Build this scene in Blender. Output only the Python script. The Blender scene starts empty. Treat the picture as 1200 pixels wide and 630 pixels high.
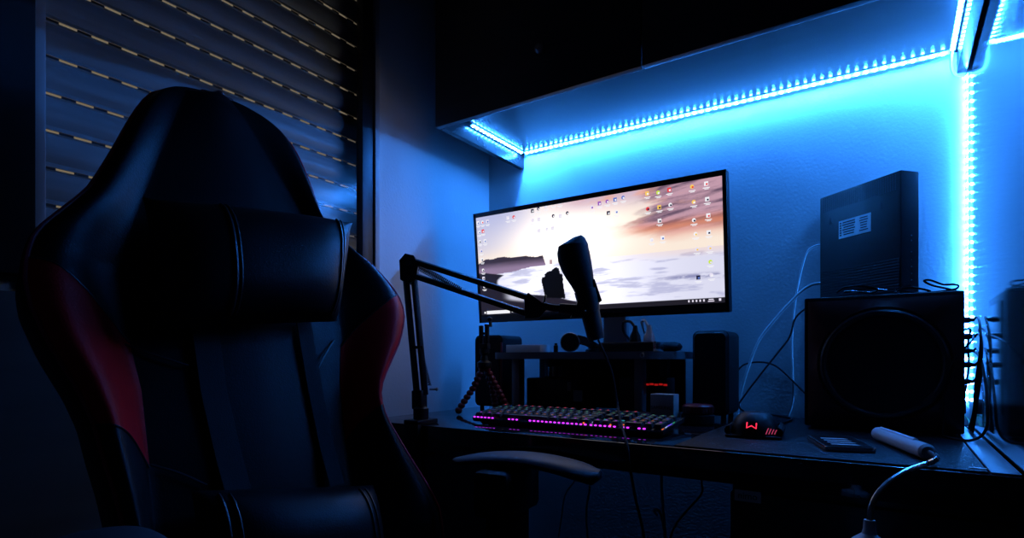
import bpy, bmesh, math, random
import numpy as np
from mathutils import Vector as V, Matrix
random.seed(4); rng = np.random.default_rng(4)
sc = bpy.context.scene
COL = sc.collection
PI = math.pi
R = math.radians

# ---------------------------------------------------------------- camera
YAW = R(33.9); FOC = 669.0; CAM = V((0, 0, .886))
cd = bpy.data.cameras.new('camera'); cam = bpy.data.objects.new('camera', cd); COL.objects.link(cam)
cam.location = CAM; cam.rotation_euler = (PI/2, 0, YAW)
cd.sensor_width = 36; cd.lens = 36*FOC/1200; cd.shift_y = 105/1200; cd.clip_start = .02
sc.camera = cam
RT = V((math.cos(YAW), math.sin(YAW), 0)); FW = V((-math.sin(YAW), math.cos(YAW), 0))
def ray(u, v): return FW + RT*((u-600)/FOC) + V((0, 0, (420-v)/FOC))
def aty(u, v, y): d = ray(u, v); return CAM + d*(y/d.y)          # point of the photo at depth plane y (metres)
def atz(u, v, z=.75): d = ray(u, v); return CAM + d*((z-CAM.z)/d.z)
def atd(u, v, dist): return CAM + ray(u, v)*dist

vs = sc.view_settings
sc.display_settings.display_device = 'sRGB'
vs.view_transform = 'Standard'; vs.look = 'None'; vs.gamma = 1; vs.exposure = 0; vs.use_curve_mapping = False
try:
    sc.cycles.use_denoising = True; sc.cycles.max_bounces = 8; sc.cycles.diffuse_bounces = 5
    sc.cycles.sample_clamp_indirect = 4; sc.cycles.caustics_reflective = False
except Exception: pass

# ---------------------------------------------------------------- materials
def mat(name, col, rough=.5, metal=0, spec=.5, em=None, es=0, bump=None, var=None, coat=0):
    m = bpy.data.materials.new(name); m.use_nodes = True
    nt = m.node_tree; b = nt.nodes['Principled BSDF']
    b.inputs['Base Color'].default_value = (*col, 1); b.inputs['Roughness'].default_value = rough
    b.inputs['Metallic'].default_value = metal; b.inputs['Specular IOR Level'].default_value = spec
    b.inputs['Coat Weight'].default_value = coat
    if em: b.inputs['Emission Color'].default_value = (*em, 1); b.inputs['Emission Strength'].default_value = es
    if bump or var:
        tc = nt.nodes.new('ShaderNodeTexCoord')
    if bump:
        kind, scale, strength, dist = bump
        n = nt.nodes.new('ShaderNodeTexVoronoi' if kind == 'v' else 'ShaderNodeTexNoise')
        n.inputs['Scale'].default_value = scale
        bn = nt.nodes.new('ShaderNodeBump'); bn.inputs['Strength'].default_value = strength; bn.inputs['Distance'].default_value = dist
        nt.links.new(tc.outputs['Object'], n.inputs['Vector'])
        nt.links.new(n.outputs['Distance' if kind == 'v' else 'Fac'], bn.inputs['Height'])
        nt.links.new(bn.outputs['Normal'], b.inputs['Normal'])
    if var:
        sx, sy, sz, amt = var
        mp = nt.nodes.new('ShaderNodeMapping'); mp.inputs['Scale'].default_value = (sx, sy, sz)
        n2 = nt.nodes.new('ShaderNodeTexNoise'); n2.inputs['Scale'].default_value = 1; n2.inputs['Detail'].default_value = 5
        rp = nt.nodes.new('ShaderNodeValToRGB')
        rp.color_ramp.elements[0].color = (*[c*(1-amt) for c in col], 1); rp.color_ramp.elements[0].position = .3
        rp.color_ramp.elements[1].color = (*[min(1, c*(1+amt)) for c in col], 1); rp.color_ramp.elements[1].position = .7
        nt.links.new(tc.outputs['Object'], mp.inputs['Vector']); nt.links.new(mp.outputs['Vector'], n2.inputs['Vector'])
        nt.links.new(n2.outputs['Fac'], rp.inputs['Fac']); nt.links.new(rp.outputs['Color'], b.inputs['Base Color'])
    return m
def emit(name, col, s):
    m = bpy.data.materials.new(name); m.use_nodes = True; nt = m.node_tree
    nt.nodes.remove(nt.nodes['Principled BSDF'])
    e = nt.nodes.new('ShaderNodeEmission'); e.inputs['Color'].default_value = (*col, 1); e.inputs['Strength'].default_value = s
    nt.links.new(e.outputs['Emission'], nt.nodes['Material Output'].inputs['Surface'])
    return m
LEDC = (.028, .238, 1.0)
M = dict(
    wall=mat('wall_paint', (.72, .72, .72), .75, bump=('n', 160, .18, .003), var=(3, 3, 3, .04)),
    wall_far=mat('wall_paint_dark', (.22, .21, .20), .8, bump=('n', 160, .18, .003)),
    floor=mat('floor_wood', (.06, .045, .035), .45, var=(2, 30, 2, .4)),
    ceiling=mat('ceiling_paint', (.42, .42, .42), .9, bump=('n', 120, .2, .003)),
    cabinet=mat('dark_veneer', (.026, .022, .021), .24, spec=.35, var=(1.5, 22, 22, .35)),
    cabinet_face=mat('dark_face', (.035, .03, .03), .4, var=(2, 2, 25, .3)),
    desk=mat('desk_black', (.012, .012, .014), .07, var=(6, 60, 6, .4)),
    desk_front=mat('desk_front', (.016, .014, .013), .45, var=(3, 3, 40, .3)),
    mirror=mat('gloss_lacquer', (.62, .64, .68), .07, metal=1.0, bump=('n', 7, .05, .004)),
    alu=mat('aluminium', (.42, .43, .45), .38),
    dark_alu=mat('dark_aluminium', (.03, .03, .035), .4, metal=.5),
    slat=mat('shutter_slat', (.5, .51, .52), .42, var=(4, 4, 90, .1)),
    hinge=mat('shutter_hinge', (.06, .06, .065), .6),
    leather=mat('black_leather', (.006, .006, .007), .46, spec=.2, bump=('v', 420, .2, .0008)),
    leather_plain=mat('black_leather_smooth', (.010, .010, .012), .42, bump=('n', 300, .15, .001)),
    red=mat('red_leather', (.95, .012, .016), .48, spec=.12, bump=('v', 420, .25, .001)),
    piping=mat('red_piping', (.6, .03, .06), .5, bump=('n', 500, .2, .001)),
    webbing=mat('strap_webbing', (.008, .008, .009), .8, bump=('n', 700, .4, .001)),
    black=mat('black_plastic', (.008, .008, .009), .48, spec=.3, bump=('n', 400, .1, .0006)),
    black_matt=mat('black_matt', (.005, .005, .006), .7, spec=.25, bump=('n', 300, .2, .0008)),
    black_gloss=mat('black_gloss', (.010, .010, .012), .12),
    metal=mat('grey_metal', (.45, .47, .5), .3, metal=.8),
    steel=mat('bright_steel', (.6, .6, .6), .25, metal=1),
    grey=mat('grey_plastic', (.18, .18, .19), .5, bump=('n', 200, .1, .001)),
    white=mat('white_plastic', (.75, .75, .75), .4, bump=('n', 200, .05, .001)),
    card=mat('pale_card', (.55, .5, .46), .7, var=(40, 40, 40, .08)),
    paper=mat('label_paper', (.8, .8, .8), .6, var=(50, 50, 50, .05)),
    ink=mat('ink', (.03, .03, .04), .7),
    maroon=mat('maroon_plastic', (.22, .015, .02), .4, bump=('n', 200, .1, .001)),
    navy=mat('dark_cover', (.03, .035, .045), .4, bump=('n', 200, .1, .001)),
    tape=mat('led_tape', (.8, .8, .8), .5, em=LEDC, es=10),
    diode=emit('led_diode', LEDC, 1050),
    diode_soft=emit('led_diode_soft', LEDC, 1100),
    magenta=emit('led_magenta', (.55, .03, 1), 2.2),
    ledred=emit('led_red', (1, .03, .08), 1.6),
    stripe=emit('led_pink', (.8, .08, .2), .55),
    reddim=emit('led_red_dim', (1, .02, .02), .28),
    cyanled=emit('led_green', (.1, .9, .2), .5),
    legend=mat('key_legend', (.3, .3, .34), .5),
    keycap=mat('keycap', (.03, .03, .034), .38, bump=('n', 400, .1, .0004)),
)

# ---------------------------------------------------------------- mesh helpers
class MB:
    def __init__(s): s.v = []; s.f = []
    def add(s, vs_, fs):
        o = len(s.v); s.v += [V(p) for p in vs_]; s.f += [tuple(i+o for i in f) for f in fs]; return s
    def bm(s, bm):
        bm.verts.ensure_lookup_table(); bm.verts.index_update()
        s.add([v.co.copy() for v in bm.verts], [[v.index for v in f.verts] for f in bm.faces]); bm.free(); return s
    def box(s, c, size, rot=None, bev=0, seg=2):
        bm = bmesh.new(); bmesh.ops.create_cube(bm, size=1)
        for v in bm.verts: v.co = V((v.co.x*size[0], v.co.y*size[1], v.co.z*size[2]))
        if bev: bmesh.ops.bevel(bm, geom=bm.edges[:], offset=min(bev, min(size)*.49), segments=seg, profile=.5, affect='EDGES')
        mt = Matrix.Translation(V(c)) @ (rot.to_4x4() if rot else Matrix())
        bmesh.ops.transform(bm, matrix=mt, verts=bm.verts); return s.bm(bm)
    def mm(s, a, b, bev=0, seg=2):
        a, b = V(a), V(b); return s.box((a+b)/2, [abs(x) for x in (b-a)], None, bev, seg)
    def bar(s, p, q, w, h, up=(0, 0, 1), bev=0):
        p, q = V(p), V(q); x = (q-p).normalized(); y = V(up).cross(x).normalized(); z = x.cross(y)
        m = Matrix((x, y, z)).transposed()
        return s.box((p+q)/2, ((q-p).length, w, h), m, bev)
    def rings(s, rings, cap=True, closed=False):
        n = len(rings[0]); vs_ = [p for r in rings for p in r]; fs = []
        k = len(rings)
        for i in range(k-(0 if closed else 1)):
            a, b = i*n, ((i+1) % k)*n
            for j in range(n): fs.append((a+j, a+(j+1) % n, b+(j+1) % n, b+j))
        if cap and not closed: fs += [tuple(reversed(range(n))), tuple(range((k-1)*n, k*n))]
        return s.add(vs_, fs)
    def cyl(s, p, q, r0, r1=None, seg=20):
        p, q = V(p), V(q); r1 = r0 if r1 is None else r1
        d = (q-p).normalized(); a = d.orthogonal().normalized(); b = d.cross(a)
        mk = lambda c, r: [c+a*(r*math.cos(t*2*PI/seg))+b*(r*math.sin(t*2*PI/seg)) for t in range(seg)]
        return s.rings([mk(p, r0), mk(q, r1)])
    def lathe(s, o, axis, prof, seg=28):
        o = V(o); d = V(axis).normalized(); a = d.orthogonal().normalized(); b = d.cross(a)
        return s.rings([[o+d*h+a*(r*math.cos(t*2*PI/seg))+b*(r*math.sin(t*2*PI/seg)) for t in range(seg)] for r, h in prof])
    def tube(s, pts, r, seg=8, sub=6):
        pts = [V(p) for p in pts]
        if sub > 1 and len(pts) > 2:
            P = [pts[0]*2-pts[1]]+pts+[pts[-1]*2-pts[-2]]; out = []
            for i in range(1, len(P)-2):
                for k in range(sub):
                    t = k/sub; a, b, c, d = P[i-1], P[i], P[i+1], P[i+2]
                    out.append(.5*((2*b)+(c-a)*t+(2*a-5*b+4*c-d)*t*t+(3*b-a-3*c+d)*t**3))
            pts = out+[pts[-1]]
        rs = []; up = None
        for i, p in enumerate(pts):
            d = (pts[min(i+1, len(pts)-1)]-pts[max(i-1, 0)]).normalized()
            up = d.orthogonal().normalized() if up is None else (up-d*up.dot(d)).normalized()
            b = d.cross(up); rr = r(i/(len(pts)-1)) if callable(r) else r
            rs.append([p+up*(rr*math.cos(t*2*PI/seg))+b*(rr*math.sin(t*2*PI/seg)) for t in range(seg)])
        return s.rings(rs)
    def prism(s, poly, vec):
        n = len(poly); vec = V(vec); a = [V(p) for p in poly]
        return s.add(a+[p+vec for p in a], [tuple(reversed(range(n))), tuple(range(n, 2*n))]+[(i, (i+1) % n, (i+1) % n+n, i+n) for i in range(n)])
    def sphere(s, c, r, sc_=(1, 1, 1), rot=None, seg=16):
        bm = bmesh.new(); bmesh.ops.create_uvsphere(bm, u_segments=seg, v_segments=max(6, seg//2), radius=r)
        for v in bm.verts:
            p = V((v.co.x*sc_[0], v.co.y*sc_[1], v.co.z*sc_[2])); v.co = V(c)+(rot @ p if rot else p)
        return s.bm(bm)
    def torus(s, c, axis, R_, r, seg=40, ring=8, arc=(0, 2*PI)):
        c = V(c); d = V(axis).normalized(); a = d.orthogonal().normalized(); b = d.cross(a); rs = []
        for i in range(seg):
            t = i*2*PI/seg; o = a*math.cos(t)+b*math.sin(t)
            rs.append([c+o*(R_+r*math.cos(k*2*PI/ring))+d*(r*math.sin(k*2*PI/ring)) for k in range(ring)])
        return s.rings(rs, closed=True)
    def build(s, name, m, parent=None, smooth=30, origin=None):
        off = V(origin) if origin is not None else V((0, 0, 0))
        if parent is not None: base = V(parent['_w']) if '_w' in parent else V((0, 0, 0))
        else: base = off
        me = bpy.data.meshes.new(name); me.from_pydata([tuple(p-base) for p in s.v], [], s.f)
        me.materials.append(m)
        o = bpy.data.objects.new(name, me); COL.objects.link(o)
        bm = bmesh.new(); bm.from_mesh(me); bmesh.ops.recalc_face_normals(bm, faces=bm.faces); bm.to_mesh(me); bm.free()
        if smooth:
            me.polygons.foreach_set('use_smooth', [True]*len(me.polygons)); me.set_sharp_from_angle(angle=R(smooth))
        if parent is None: o.location = base
        else: o.parent = parent
        o['_w'] = tuple(base)
        return o
def tag(o, label, cat, group=None, kind=None):
    o['label'] = label; o['category'] = cat
    if group: o['group'] = group
    if kind: o['kind'] = kind
    return o
def thing(name, label, cat, loc, group=None):
    o = bpy.data.objects.new(name, None); COL.objects.link(o); o.location = V(loc); o['_w'] = tuple(V(loc))
    o.empty_display_size = .05
    return tag(o, label, cat, group)
def struct(o): o['kind'] = 'structure'; return o
def text(body, size, m, parent, loc, xdir, zdir, name='lettering'):
    cu = bpy.data.curves.new(name, 'FONT'); cu.body = body; cu.size = size; cu.extrude = .0002; cu.align_x = 'CENTER'; cu.align_y = 'CENTER'
    tmp = bpy.data.objects.new(name, cu); COL.objects.link(tmp)
    dg = bpy.context.evaluated_depsgraph_get(); me = bpy.data.meshes.new_from_object(tmp.evaluated_get(dg))
    COL.objects.unlink(tmp); bpy.data.objects.remove(tmp)
    o = bpy.data.objects.new(name, me); COL.objects.link(o); me.materials.clear(); me.materials.append(m)
    x = V(xdir).normalized(); y = V(zdir).normalized(); z = x.cross(y)
    mt = Matrix((x, y, z)).transposed().to_4x4(); mt.translation = V(loc)-V(parent['_w'])
    o.parent = parent; o.matrix_local = mt; o['_w'] = parent['_w']
    return o

# ---------------------------------------------------------------- room
XL, YB, XR, YF, H = -1.085, 1.482, 2.0, -1.7, 2.55
WX = .124                                                     # side of the glossy wardrobe at the right end of the desk
struct(MB().mm((XL-.12, YF-.1, -.08), (XR+.1, YB+.1, 0)).build('floor', M['floor'], smooth=0))
struct(MB().mm((XL-.12, YF-.1, H), (XR+.1, YB+.1, H+.08)).build('ceiling', M['ceiling'], smooth=0))
struct(MB().mm((XL-.12, YB, 0), (XR+.1, YB+.1, H)).build('wall_back', M['wall'], smooth=0))
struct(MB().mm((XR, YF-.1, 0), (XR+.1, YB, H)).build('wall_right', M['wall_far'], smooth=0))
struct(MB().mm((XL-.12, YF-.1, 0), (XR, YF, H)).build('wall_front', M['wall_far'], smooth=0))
WY0, WY1, WZ0, WZ1 = .300, 1.005, .99, 2.2                     # window opening in the left wall
wl = MB(); wl.mm((XL-.12, YF, 0), (XL, WY0, H)); wl.mm((XL-.12, WY1, 0), (XL, YB, H))
wl.mm((XL-.12, WY0, 0), (XL, WY1, WZ0)); wl.mm((XL-.12, WY0, WZ1), (XL, WY1, H))
struct(wl.build('wall_left', M['wall'], smooth=0))
struct(MB().mm((XL, YF, 0), (XL+.006, .93, .985)).build('dark_sheet_1', mat('dark_wall_sheet', (.10, .105, .10), .7, var=(3, 3, 20, .15)), smooth=0))  # dark sheet added over the lower left wall to keep it dim
bb = MB().mm((XL, WY1+.01, 0), (XL+.012, YB, .07), .003)
struct(bb.build('baseboard_left', M['desk_front']))
# window: aluminium frame, dark sash stile, glass pane
win = struct(MB().mm((XL-.03, WY0, WZ0), (XL+.008, WY0+.027, WZ1), .002).build('window_1', M['alu']))
MB().mm((XL-.03, WY0+.004, WZ1-.03), (XL+.004, WY1, WZ1)).build('head_rail', M['dark_alu'], win)
MB().mm((XL-.03, WY0+.004, WZ0), (XL+.004, WY1, WZ0+.03)).build('sill_rail', M['dark_alu'], win)
st = MB().mm((XL-.016, .952, WZ0), (XL+.006, .986, WZ1), .002)
st.build('sash_stile', M['dark_alu'], win)
MB().mm((XL-.03, .990, WZ0), (XL+.010, 1.005, WZ1), .002).build('jamb_trim', M['alu'], win)
lk = MB().mm((XL+.010, .962, 1.06), (XL+.016, .974, 1.12), .003); lk.cyl((XL+.016, .968, 1.085), (XL+.03, .968, 1.085), .005)
lk.build('sash_lock', M['metal'], win)
gm = bpy.data.materials.new('window_glass'); gm.use_nodes = True; nt = gm.node_tree; nt.nodes.remove(nt.nodes['Principled BSDF'])
tr = nt.nodes.new('ShaderNodeBsdfTransparent'); gl = nt.nodes.new('ShaderNodeBsdfGlossy'); gl.inputs['Roughness'].default_value = .16
fr = nt.nodes.new('ShaderNodeFresnel'); fr.inputs['IOR'].default_value = 1.45; mx = nt.nodes.new('ShaderNodeMixShader')
tr.inputs['Color'].default_value = (.93, .95, .95, 1)
ge = nt.nodes.new('ShaderNodeNewGeometry'); ml = nt.nodes.new('ShaderNodeMath'); ml.operation = 'MULTIPLY'; iv = nt.nodes.new('ShaderNodeMath'); iv.operation = 'SUBTRACT'; iv.inputs[0].default_value = 1
nt.links.new(ge.outputs['Backfacing'], iv.inputs[1]); nt.links.new(fr.outputs[0], ml.inputs[0]); nt.links.new(iv.outputs[0], ml.inputs[1])
nt.links.new(ml.outputs[0], mx.inputs[0]); nt.links.new(tr.outputs[0], mx.inputs[1]); nt.links.new(gl.outputs[0], mx.inputs[2])
nt.links.new(mx.outputs[0], nt.nodes['Material Output'].inputs['Surface'])
MB().mm((XL-.010, WY0+.02, WZ0+.02), (XL-.006, .953, WZ1-.02)).build('pane', gm, win, smooth=0)

# roller shutter outside the pane: slats joined by hinge strips pierced with light slots
sh = thing('roller_shutter', 'closed grey roller shutter with rows of lit slots behind the window glass', 'shutter', (XL-.045, .64, WZ0))
SX = XL-.045; P = .0597; z0 = 1.4315-P*19; sl = MB(); hg = MB()
NR = 33
for k in range(NR):
    zb = z0+k*P
    if zb < WZ0-.06 or zb > WZ1: continue
    prof = [(0, .0022), (-.004, .010), (.003, .018), (.006, .03), (.003, .045), (-.003, .0555), (0, .0575)]
    ring = [[V((SX+dx, y, zb+dz)) for dx, dz in prof] for y in (WY0-.02, WY1+.0)]
    n = len(prof)
    sl.add(ring[0]+ring[1], [(i, i+1, n+i+1, n+i) for i in range(n-1)])
    y = WY0-.03+(.0227 if (k//2) % 2 else 0)+random.uniform(-.003, .003); zc = zb
    zl, zh = zc-.0024, zc+.0024
    lo = zc-.0017; hi = zc+.0017
    def q(y0, y1, a, b): hg.add([(SX-.001, y0, a), (SX-.001, y1, a), (SX-.001, y1, b), (SX-.001, y0, b)], [(0, 1, 2, 3)])
    while y < WY1+.02:
        q(y, y+.0204, zl, zh); q(y+.0204, y+.0454, zl, lo); q(y+.0204, y+.0454, hi, zh); y += .0454
sl.build('slats', M['slat'], sh); hg.build('hinge_strip', M['hinge'], sh, smooth=0)

# ---------------------------------------------------------------- glossy wardrobe, right of the desk
wd = thing('wardrobe', 'tall wardrobe with a mirror-like lacquered side against the right end of the desk', 'wardrobe', (WX+.3, 1.18, 0))
MB().mm((WX, .875, 0), (WX+.02, YB-.002, 2.3)).build('side_panel', M['mirror'], wd, smooth=0)
MB().mm((WX+.02, .9, .02), (WX+.64, YB-.002, 2.3)).build('carcass', M['cabinet_face'], wd, smooth=0)
for k in range(2):
    d = MB().mm((WX+.022+.31*k, .88, .06), (WX+.328+.31*k, .9, 2.29), .002).build('door', M['mirror'], wd)
    hx = WX+.30+.05*k
    MB().cyl((hx, .865, 1.0), (hx, .865, 1.2), .006).cyl((hx, .865, 1.02), (hx, .88, 1.02), .004).cyl((hx, .865, 1.18), (hx, .88, 1.18), .004).build('handle', M['metal'], d)

# ---------------------------------------------------------------- wall cabinet over the desk
CX0, CX1, CY0, CZ = -.966, .122, 1.09, 1.470; CB = 1.514; CT = 2.25
cb = thing('wall_cabinet', 'long dark wall cabinet hung above the desk with lit underside', 'cabinet', ((CX0+CX1)/2, YB, CZ))
MB().mm((CX0, CY0+.018, CZ), (CX0+.016, YB-.001, CT), .0008).build('end_panel', M['cabinet'], cb, smooth=0)
MB().mm((CX1-.018, CY0+.018, CZ), (CX1-.002, YB-.001, CT), .0008).build('end_panel', M['cabinet'], cb, smooth=0)
MB().mm((CX0+.016, CY0+.018, CB), (CX1-.018, YB-.001, CB+.018)).build('bottom_panel', M['cabinet'], cb, smooth=0)
MB().mm((CX0+.016, CY0+.018, CT-.018), (CX1-.018, YB-.001, CT)).build('top_panel', M['cabinet'], cb, smooth=0)
xm = (CX0+CX1)/2
for k, (a, b) in enumerate(((CX0, xm-.0015), (xm+.0015, CX1-.002))):
    d = MB().mm((a, CY0, CZ), (b, CY0+.017, CT), .0012).build('door', M['cabinet_face'], cb)
    kx = -.648 if k == 0 else -.19
    MB().lathe((kx, CY0, 1.565), (0, -1, 0), [(.004, 0), (.004, .012), (.010, .016), (.011, .022), (.006, .026)]).build('knob', M['metal'], d)

# ---------------------------------------------------------------- LED strips
def led(name, label, pts, normal, width, pitch=.0168, dsz=.005, dm='diode'):
    """flat adhesive tape along a polyline with square diodes on its face"""
    t = MB(); dd = MB(); n = V(normal).normalized(); carry = pitch/2
    for a, b in zip(pts, pts[1:]):
        a, b = V(a), V(b); L = (b-a).length; x = (b-a)/L; y = n.cross(x)
        m = Matrix((x, y, n)).transposed()
        t.box((a+b)/2+n*.0006, (L, width, .0012), m)
        s_ = carry
        while s_ < L:
            dd.box(a+x*s_+n*.0020, (dsz, dsz, .0016), m); s_ += pitch
        carry = s_-L
    o = thing(name, label, 'LED strip', V(pts[0]), 'blue LED strips around the desk niche')
    t.build('tape', M['tape'], o, smooth=0); d = dd.build('diode_row', M[dm], o, smooth=0)
    return o
zl = CB-.0002
led('led_strip', 'long blue LED strip along the wall under the cabinet bottom', [(CX0+.03, YB-.020, zl-.0035), (CX1-.03, YB-.020, zl-.0035)], (0, -.5, -.87), .009)
led('led_strip', 'short blue LED strip at the left end of the cabinet underside', [(CX0+.026, 1.205, zl-.0035), (CX0+.026, YB-.028, zl-.0035)], (.35, 0, -.93), .009)
led('led_strip', 'short blue LED strip at the right end of the cabinet underside', [(CX1-.026, CY0+.04, zl), (CX1-.026, YB-.018, zl)], (0, 0, -1), .009)
led('led_strip', 'vertical blue LED strip running down the wall corner behind the subwoofer',
    [(WX-.0024, YB-.0026, CZ-.004), (WX-.0024, YB-.0026, .80)], (-.75, -.66, 0), .006, .0168, .0044, 'diode_soft')
pt = MB().tube([(CX1-.026, YB-.016, zl-.003), (CX1-.026, YB-.010, CB-.03), (CX1-.020, YB-.008, CZ-.004), (WX-.006, YB-.008, CZ-.010)], .0022)
tag(pt.build('led_lead', M['tape'], origin=(CX1-.02, YB-.01, CZ)), 'glowing lead joining the cabinet LED strips to the vertical strip', 'wire')
cn = MB().box((CX1-.012, YB-.014, .79), (.016, .010, .03), None, .002).build('led_connector', M['black'], origin=(CX1-.012, YB-.014, .775))
tag(cn, 'small LED connector with green wires at the foot of the vertical strip', 'connector')
for k in range(3):
    MB().tube([(CX1-.012, YB-.014, .775), (CX1-.018+.008*k, YB-.03, .765), (CX1-.024+.012*k, YB-.05, .754)], .0012).build('wire', mat('green_wire', (.03, .25, .05), .5), cn)

# ---------------------------------------------------------------- desk
DX0, DX1, DY0, DZ, DYB = -.985, WX-.003, .866, .75, YB-.024
dk = thing('desk', 'long black glossy desk below the cabinet, drawer unit at right', 'desk', ((DX0+DX1)/2, 1.17, 0))
MB().mm((DX0, DY0, DZ-.046), (DX1, DYB, DZ), .0015).build('desktop', M['desk'], dk)
MB().mm((DX1-.028, DY0+.004, DZ), (DX1, DYB-.002, DZ+.003), .001).build('edge_strip', M['grey'], dk)
MB().mm((DX0+.01, DY0+.03, 0), (DX0+.034, YB-.03, DZ-.046)).build('side_panel', M['desk_front'], dk, smooth=0)
MB().mm((-.2, DY0+.018, .02), (DX1-.002, YB-.04, DZ-.046)).build('drawer_case', M['desk_front'], dk, smooth=0)
for k in range(4):
    za = .07+k*.157
    d = MB().mm((-.2, DY0+.002, za), (DX1-.004, DY0+.018, za+.152), .0015).build('drawer', M['desk_front'], dk)
    MB().bar((-.1, DY0-.010, za+.06), (.02, DY0-.010, za+.06), .008, .008, bev=.002).cyl((-.09, DY0-.010, za+.06), (-.09, DY0+.003, za+.06), .003).cyl((.01, DY0-.010, za+.06), (.01, DY0+.003, za+.06), .003).build('handle', M['dark_alu'], d)
    if k == 3:
        pl = MB().mm((-.194, DY0+.0008, .681), (-.158, DY0+.002, .697)).build('name_plate', M['paper'], d, smooth=0)
        text('nimo', .013, M['ink'], d, (-.176, DY0+.0006, .689), (1, 0, 0), (0, 0, 1))
# desk mat with a raised dot pattern
mt = mat('desk_mat', (.008, .009, .011), .55, spec=.16, bump=('v', 260, .5, .002))
dm = MB().mm((-.285, DY0+.008, DZ), (DX1-.03, YB-.05, DZ+.0025), .001)
tag(dm.build('desk_mat', mt, origin=(-.1, 1.15, DZ)), 'thin black dimpled mat covering the right half of the desk', 'mat')
DM = DZ+.0025
stk = MB().box((.083, .892, DM+.0004), (.017, .006, .0008), None)
tag(stk.build('sticker', M['paper'], origin=(.083, .892, DM)), 'small white paper scrap near the front right corner of the desk', 'sticker')

# ---------------------------------------------------------------- monitor riser
RX0, RX1, RY0, RY1, RZ = -.868, -.408, 1.20, 1.448, .902
def rrect(x0, y0, x1, y1, r, z, seg=8, rr=None):
    out = []
    for (cx, cy, a, q) in ((x1-r[1], y0+r[1], -90, r[1]), (x1-r[2], y1-r[2], 0, r[2]), (x0+r[3], y1-r[3], 90, r[3]), (x0+r[0], y0+r[0], 180, r[0])):
        for k in range(seg+1): t = R(a+90*k/seg); out.append(V((cx+q*math.cos(t), cy+q*math.sin(t), z)))
    return out
rs = thing('monitor_riser', 'grey monitor riser shelf with rounded corners standing on the desk', 'monitor stand', ((RX0+RX1)/2, 1.32, DZ))
MB().prism(rrect(RX0, RY0, RX1, RY1, (.02, .06, .03, .02), RZ-.017), (0, 0, .017)).build('shelf_board', mat('riser_board', (.16, .17, .18), .35, var=(4, 40, 4, .2)), rs)
for xx, w in ((RX0+.052, .024), (RX1-.075, .02)):
    for yy in (RY0+.03, RY1-.05): MB().mm((xx-w/2, yy, DZ), (xx+w/2, yy+.026, RZ-.017), .002).build('leg', M['grey'], rs)
MB().mm((RX0+.004, RY1-.018, DZ+.002), (RX1-.03, RY1-.012, RZ-.017)).build('shade_panel', M['black'], rs, smooth=0)  # black panel added full height to hide the lit wall behind the riser
em_ = MB().torus((-.462, RY0-.0008, RZ-.0085), (0, 1, 0), .0045, .0006, 20, 6); 
em_.build('emblem', M['metal'], rs)

# ---------------------------------------------------------------- ultrawide monitor
k_ = .10; mN = V((0, -1, -k_)).normalized(); mU = V((0, -k_, 1)).normalized(); mX = V((1, 0, 0))
BL = V((-.961, 1.2695, .985)); MW, MH = .667, .2985
def mon(x, y, n=0): return BL+mX*(x*MW)+mU*(y*MH)+mN*n
mo = thing('monitor', 'wide black ultrawide monitor showing a bright beach sunset desktop', 'monitor', (-.62, 1.36, RZ))
hs = MB()
rot = Matrix((mX, mU.cross(mX)*-1, mU)).transposed()
ry = mN*-1
rot = Matrix((mX, ry, mU)).transposed()
hs.box(mon(.5, .5, -.014), (MW, .026, MH), rot, .003)
hs.box(mon(.5, .45, -.038), (MW*.62, .03, MH*.6), rot, .012)
hs.build('housing', M['black'], mo)
bz = MB(); BT, BB, BS = .012, .026, .0085                       # bezel lips
for (x0, x1, y0, y1) in ((0, 1, 1-BT/MH, 1), (0, 1, 0, BB/MH*.82), (0, BS/MW, 0, 1), (1-BS/MW, 1, 0, 1)):
    bz.box(mon((x0+x1)/2, (y0+y1)/2, .0), ((x1-x0)*MW, .004, (y1-y0)*MH), rot, .0008)
bz.build('bezel', M['black_gloss'], mo)
# screen picture: sunset over a surf beach with a headland, computed per vertex
NX, NY = 420, 190
xs = np.linspace(BS/MW, 1-BS/MW, NX); ys = np.linspace(BB/MH*.8, 1-BT/MH, NY)
gx, gy = np.meshgrid(xs, ys)
def fbm(x, y, oct_=5, seed=0):
    out = np.zeros_like(x); amp = 1; tot = 0; r_ = np.random.default_rng(seed)
    for o in range(oct_):
        g = r_.random((64, 64)); fx = x*2**o; fy = y*2**o
        ix = np.floor(fx).astype(int); iy = np.floor(fy).astype(int); tx = fx-ix; ty = fy-iy
        tx = tx*tx*(3-2*tx); ty = ty*ty*(3-2*ty); G = lambda a, b: g[b % 64, a % 64]
        out += amp*(G(ix, iy)*(1-tx)*(1-ty)+G(ix+1, iy)*tx*(1-ty)+G(ix, iy+1)*(1-tx)*ty+G(ix+1, iy+1)*tx*ty); tot += amp; amp *= .55
    return out/tot
def ss(a, b, x): t = np.clip((x-a)/(b-a), 0, 1); return t*t*(3-2*t)
def lerp(c, d, t): return c*(1-t[..., None])+np.array(d)*t[..., None]
def s2l(c): c = np.array(c, float)/255; return np.where(c < .04045, c/12.92, ((c+.055)/1.055)**2.4)
HZ = .475
sky = np.zeros(gx.shape+(3,)) + s2l((255, 238, 222))
sky = lerp(sky, s2l((134, 156, 226)), ss(.58, .98, gy)*ss(.46, .0, gx))
sky = lerp(sky, s2l((205, 205, 232)), ss(.52, .72, gy)*ss(.30, .0, gx)*.8)
glow = np.exp(-(((gx-.42)/.20)**2+((gy-.66)/.26)**2)); sky = sky+glow[..., None]*np.array([.9, .88, .86])
sky = lerp(sky, s2l((196, 164, 200)), ss(.76, 1.0, gy)*ss(.26, .5, gx)*.85)
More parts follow.
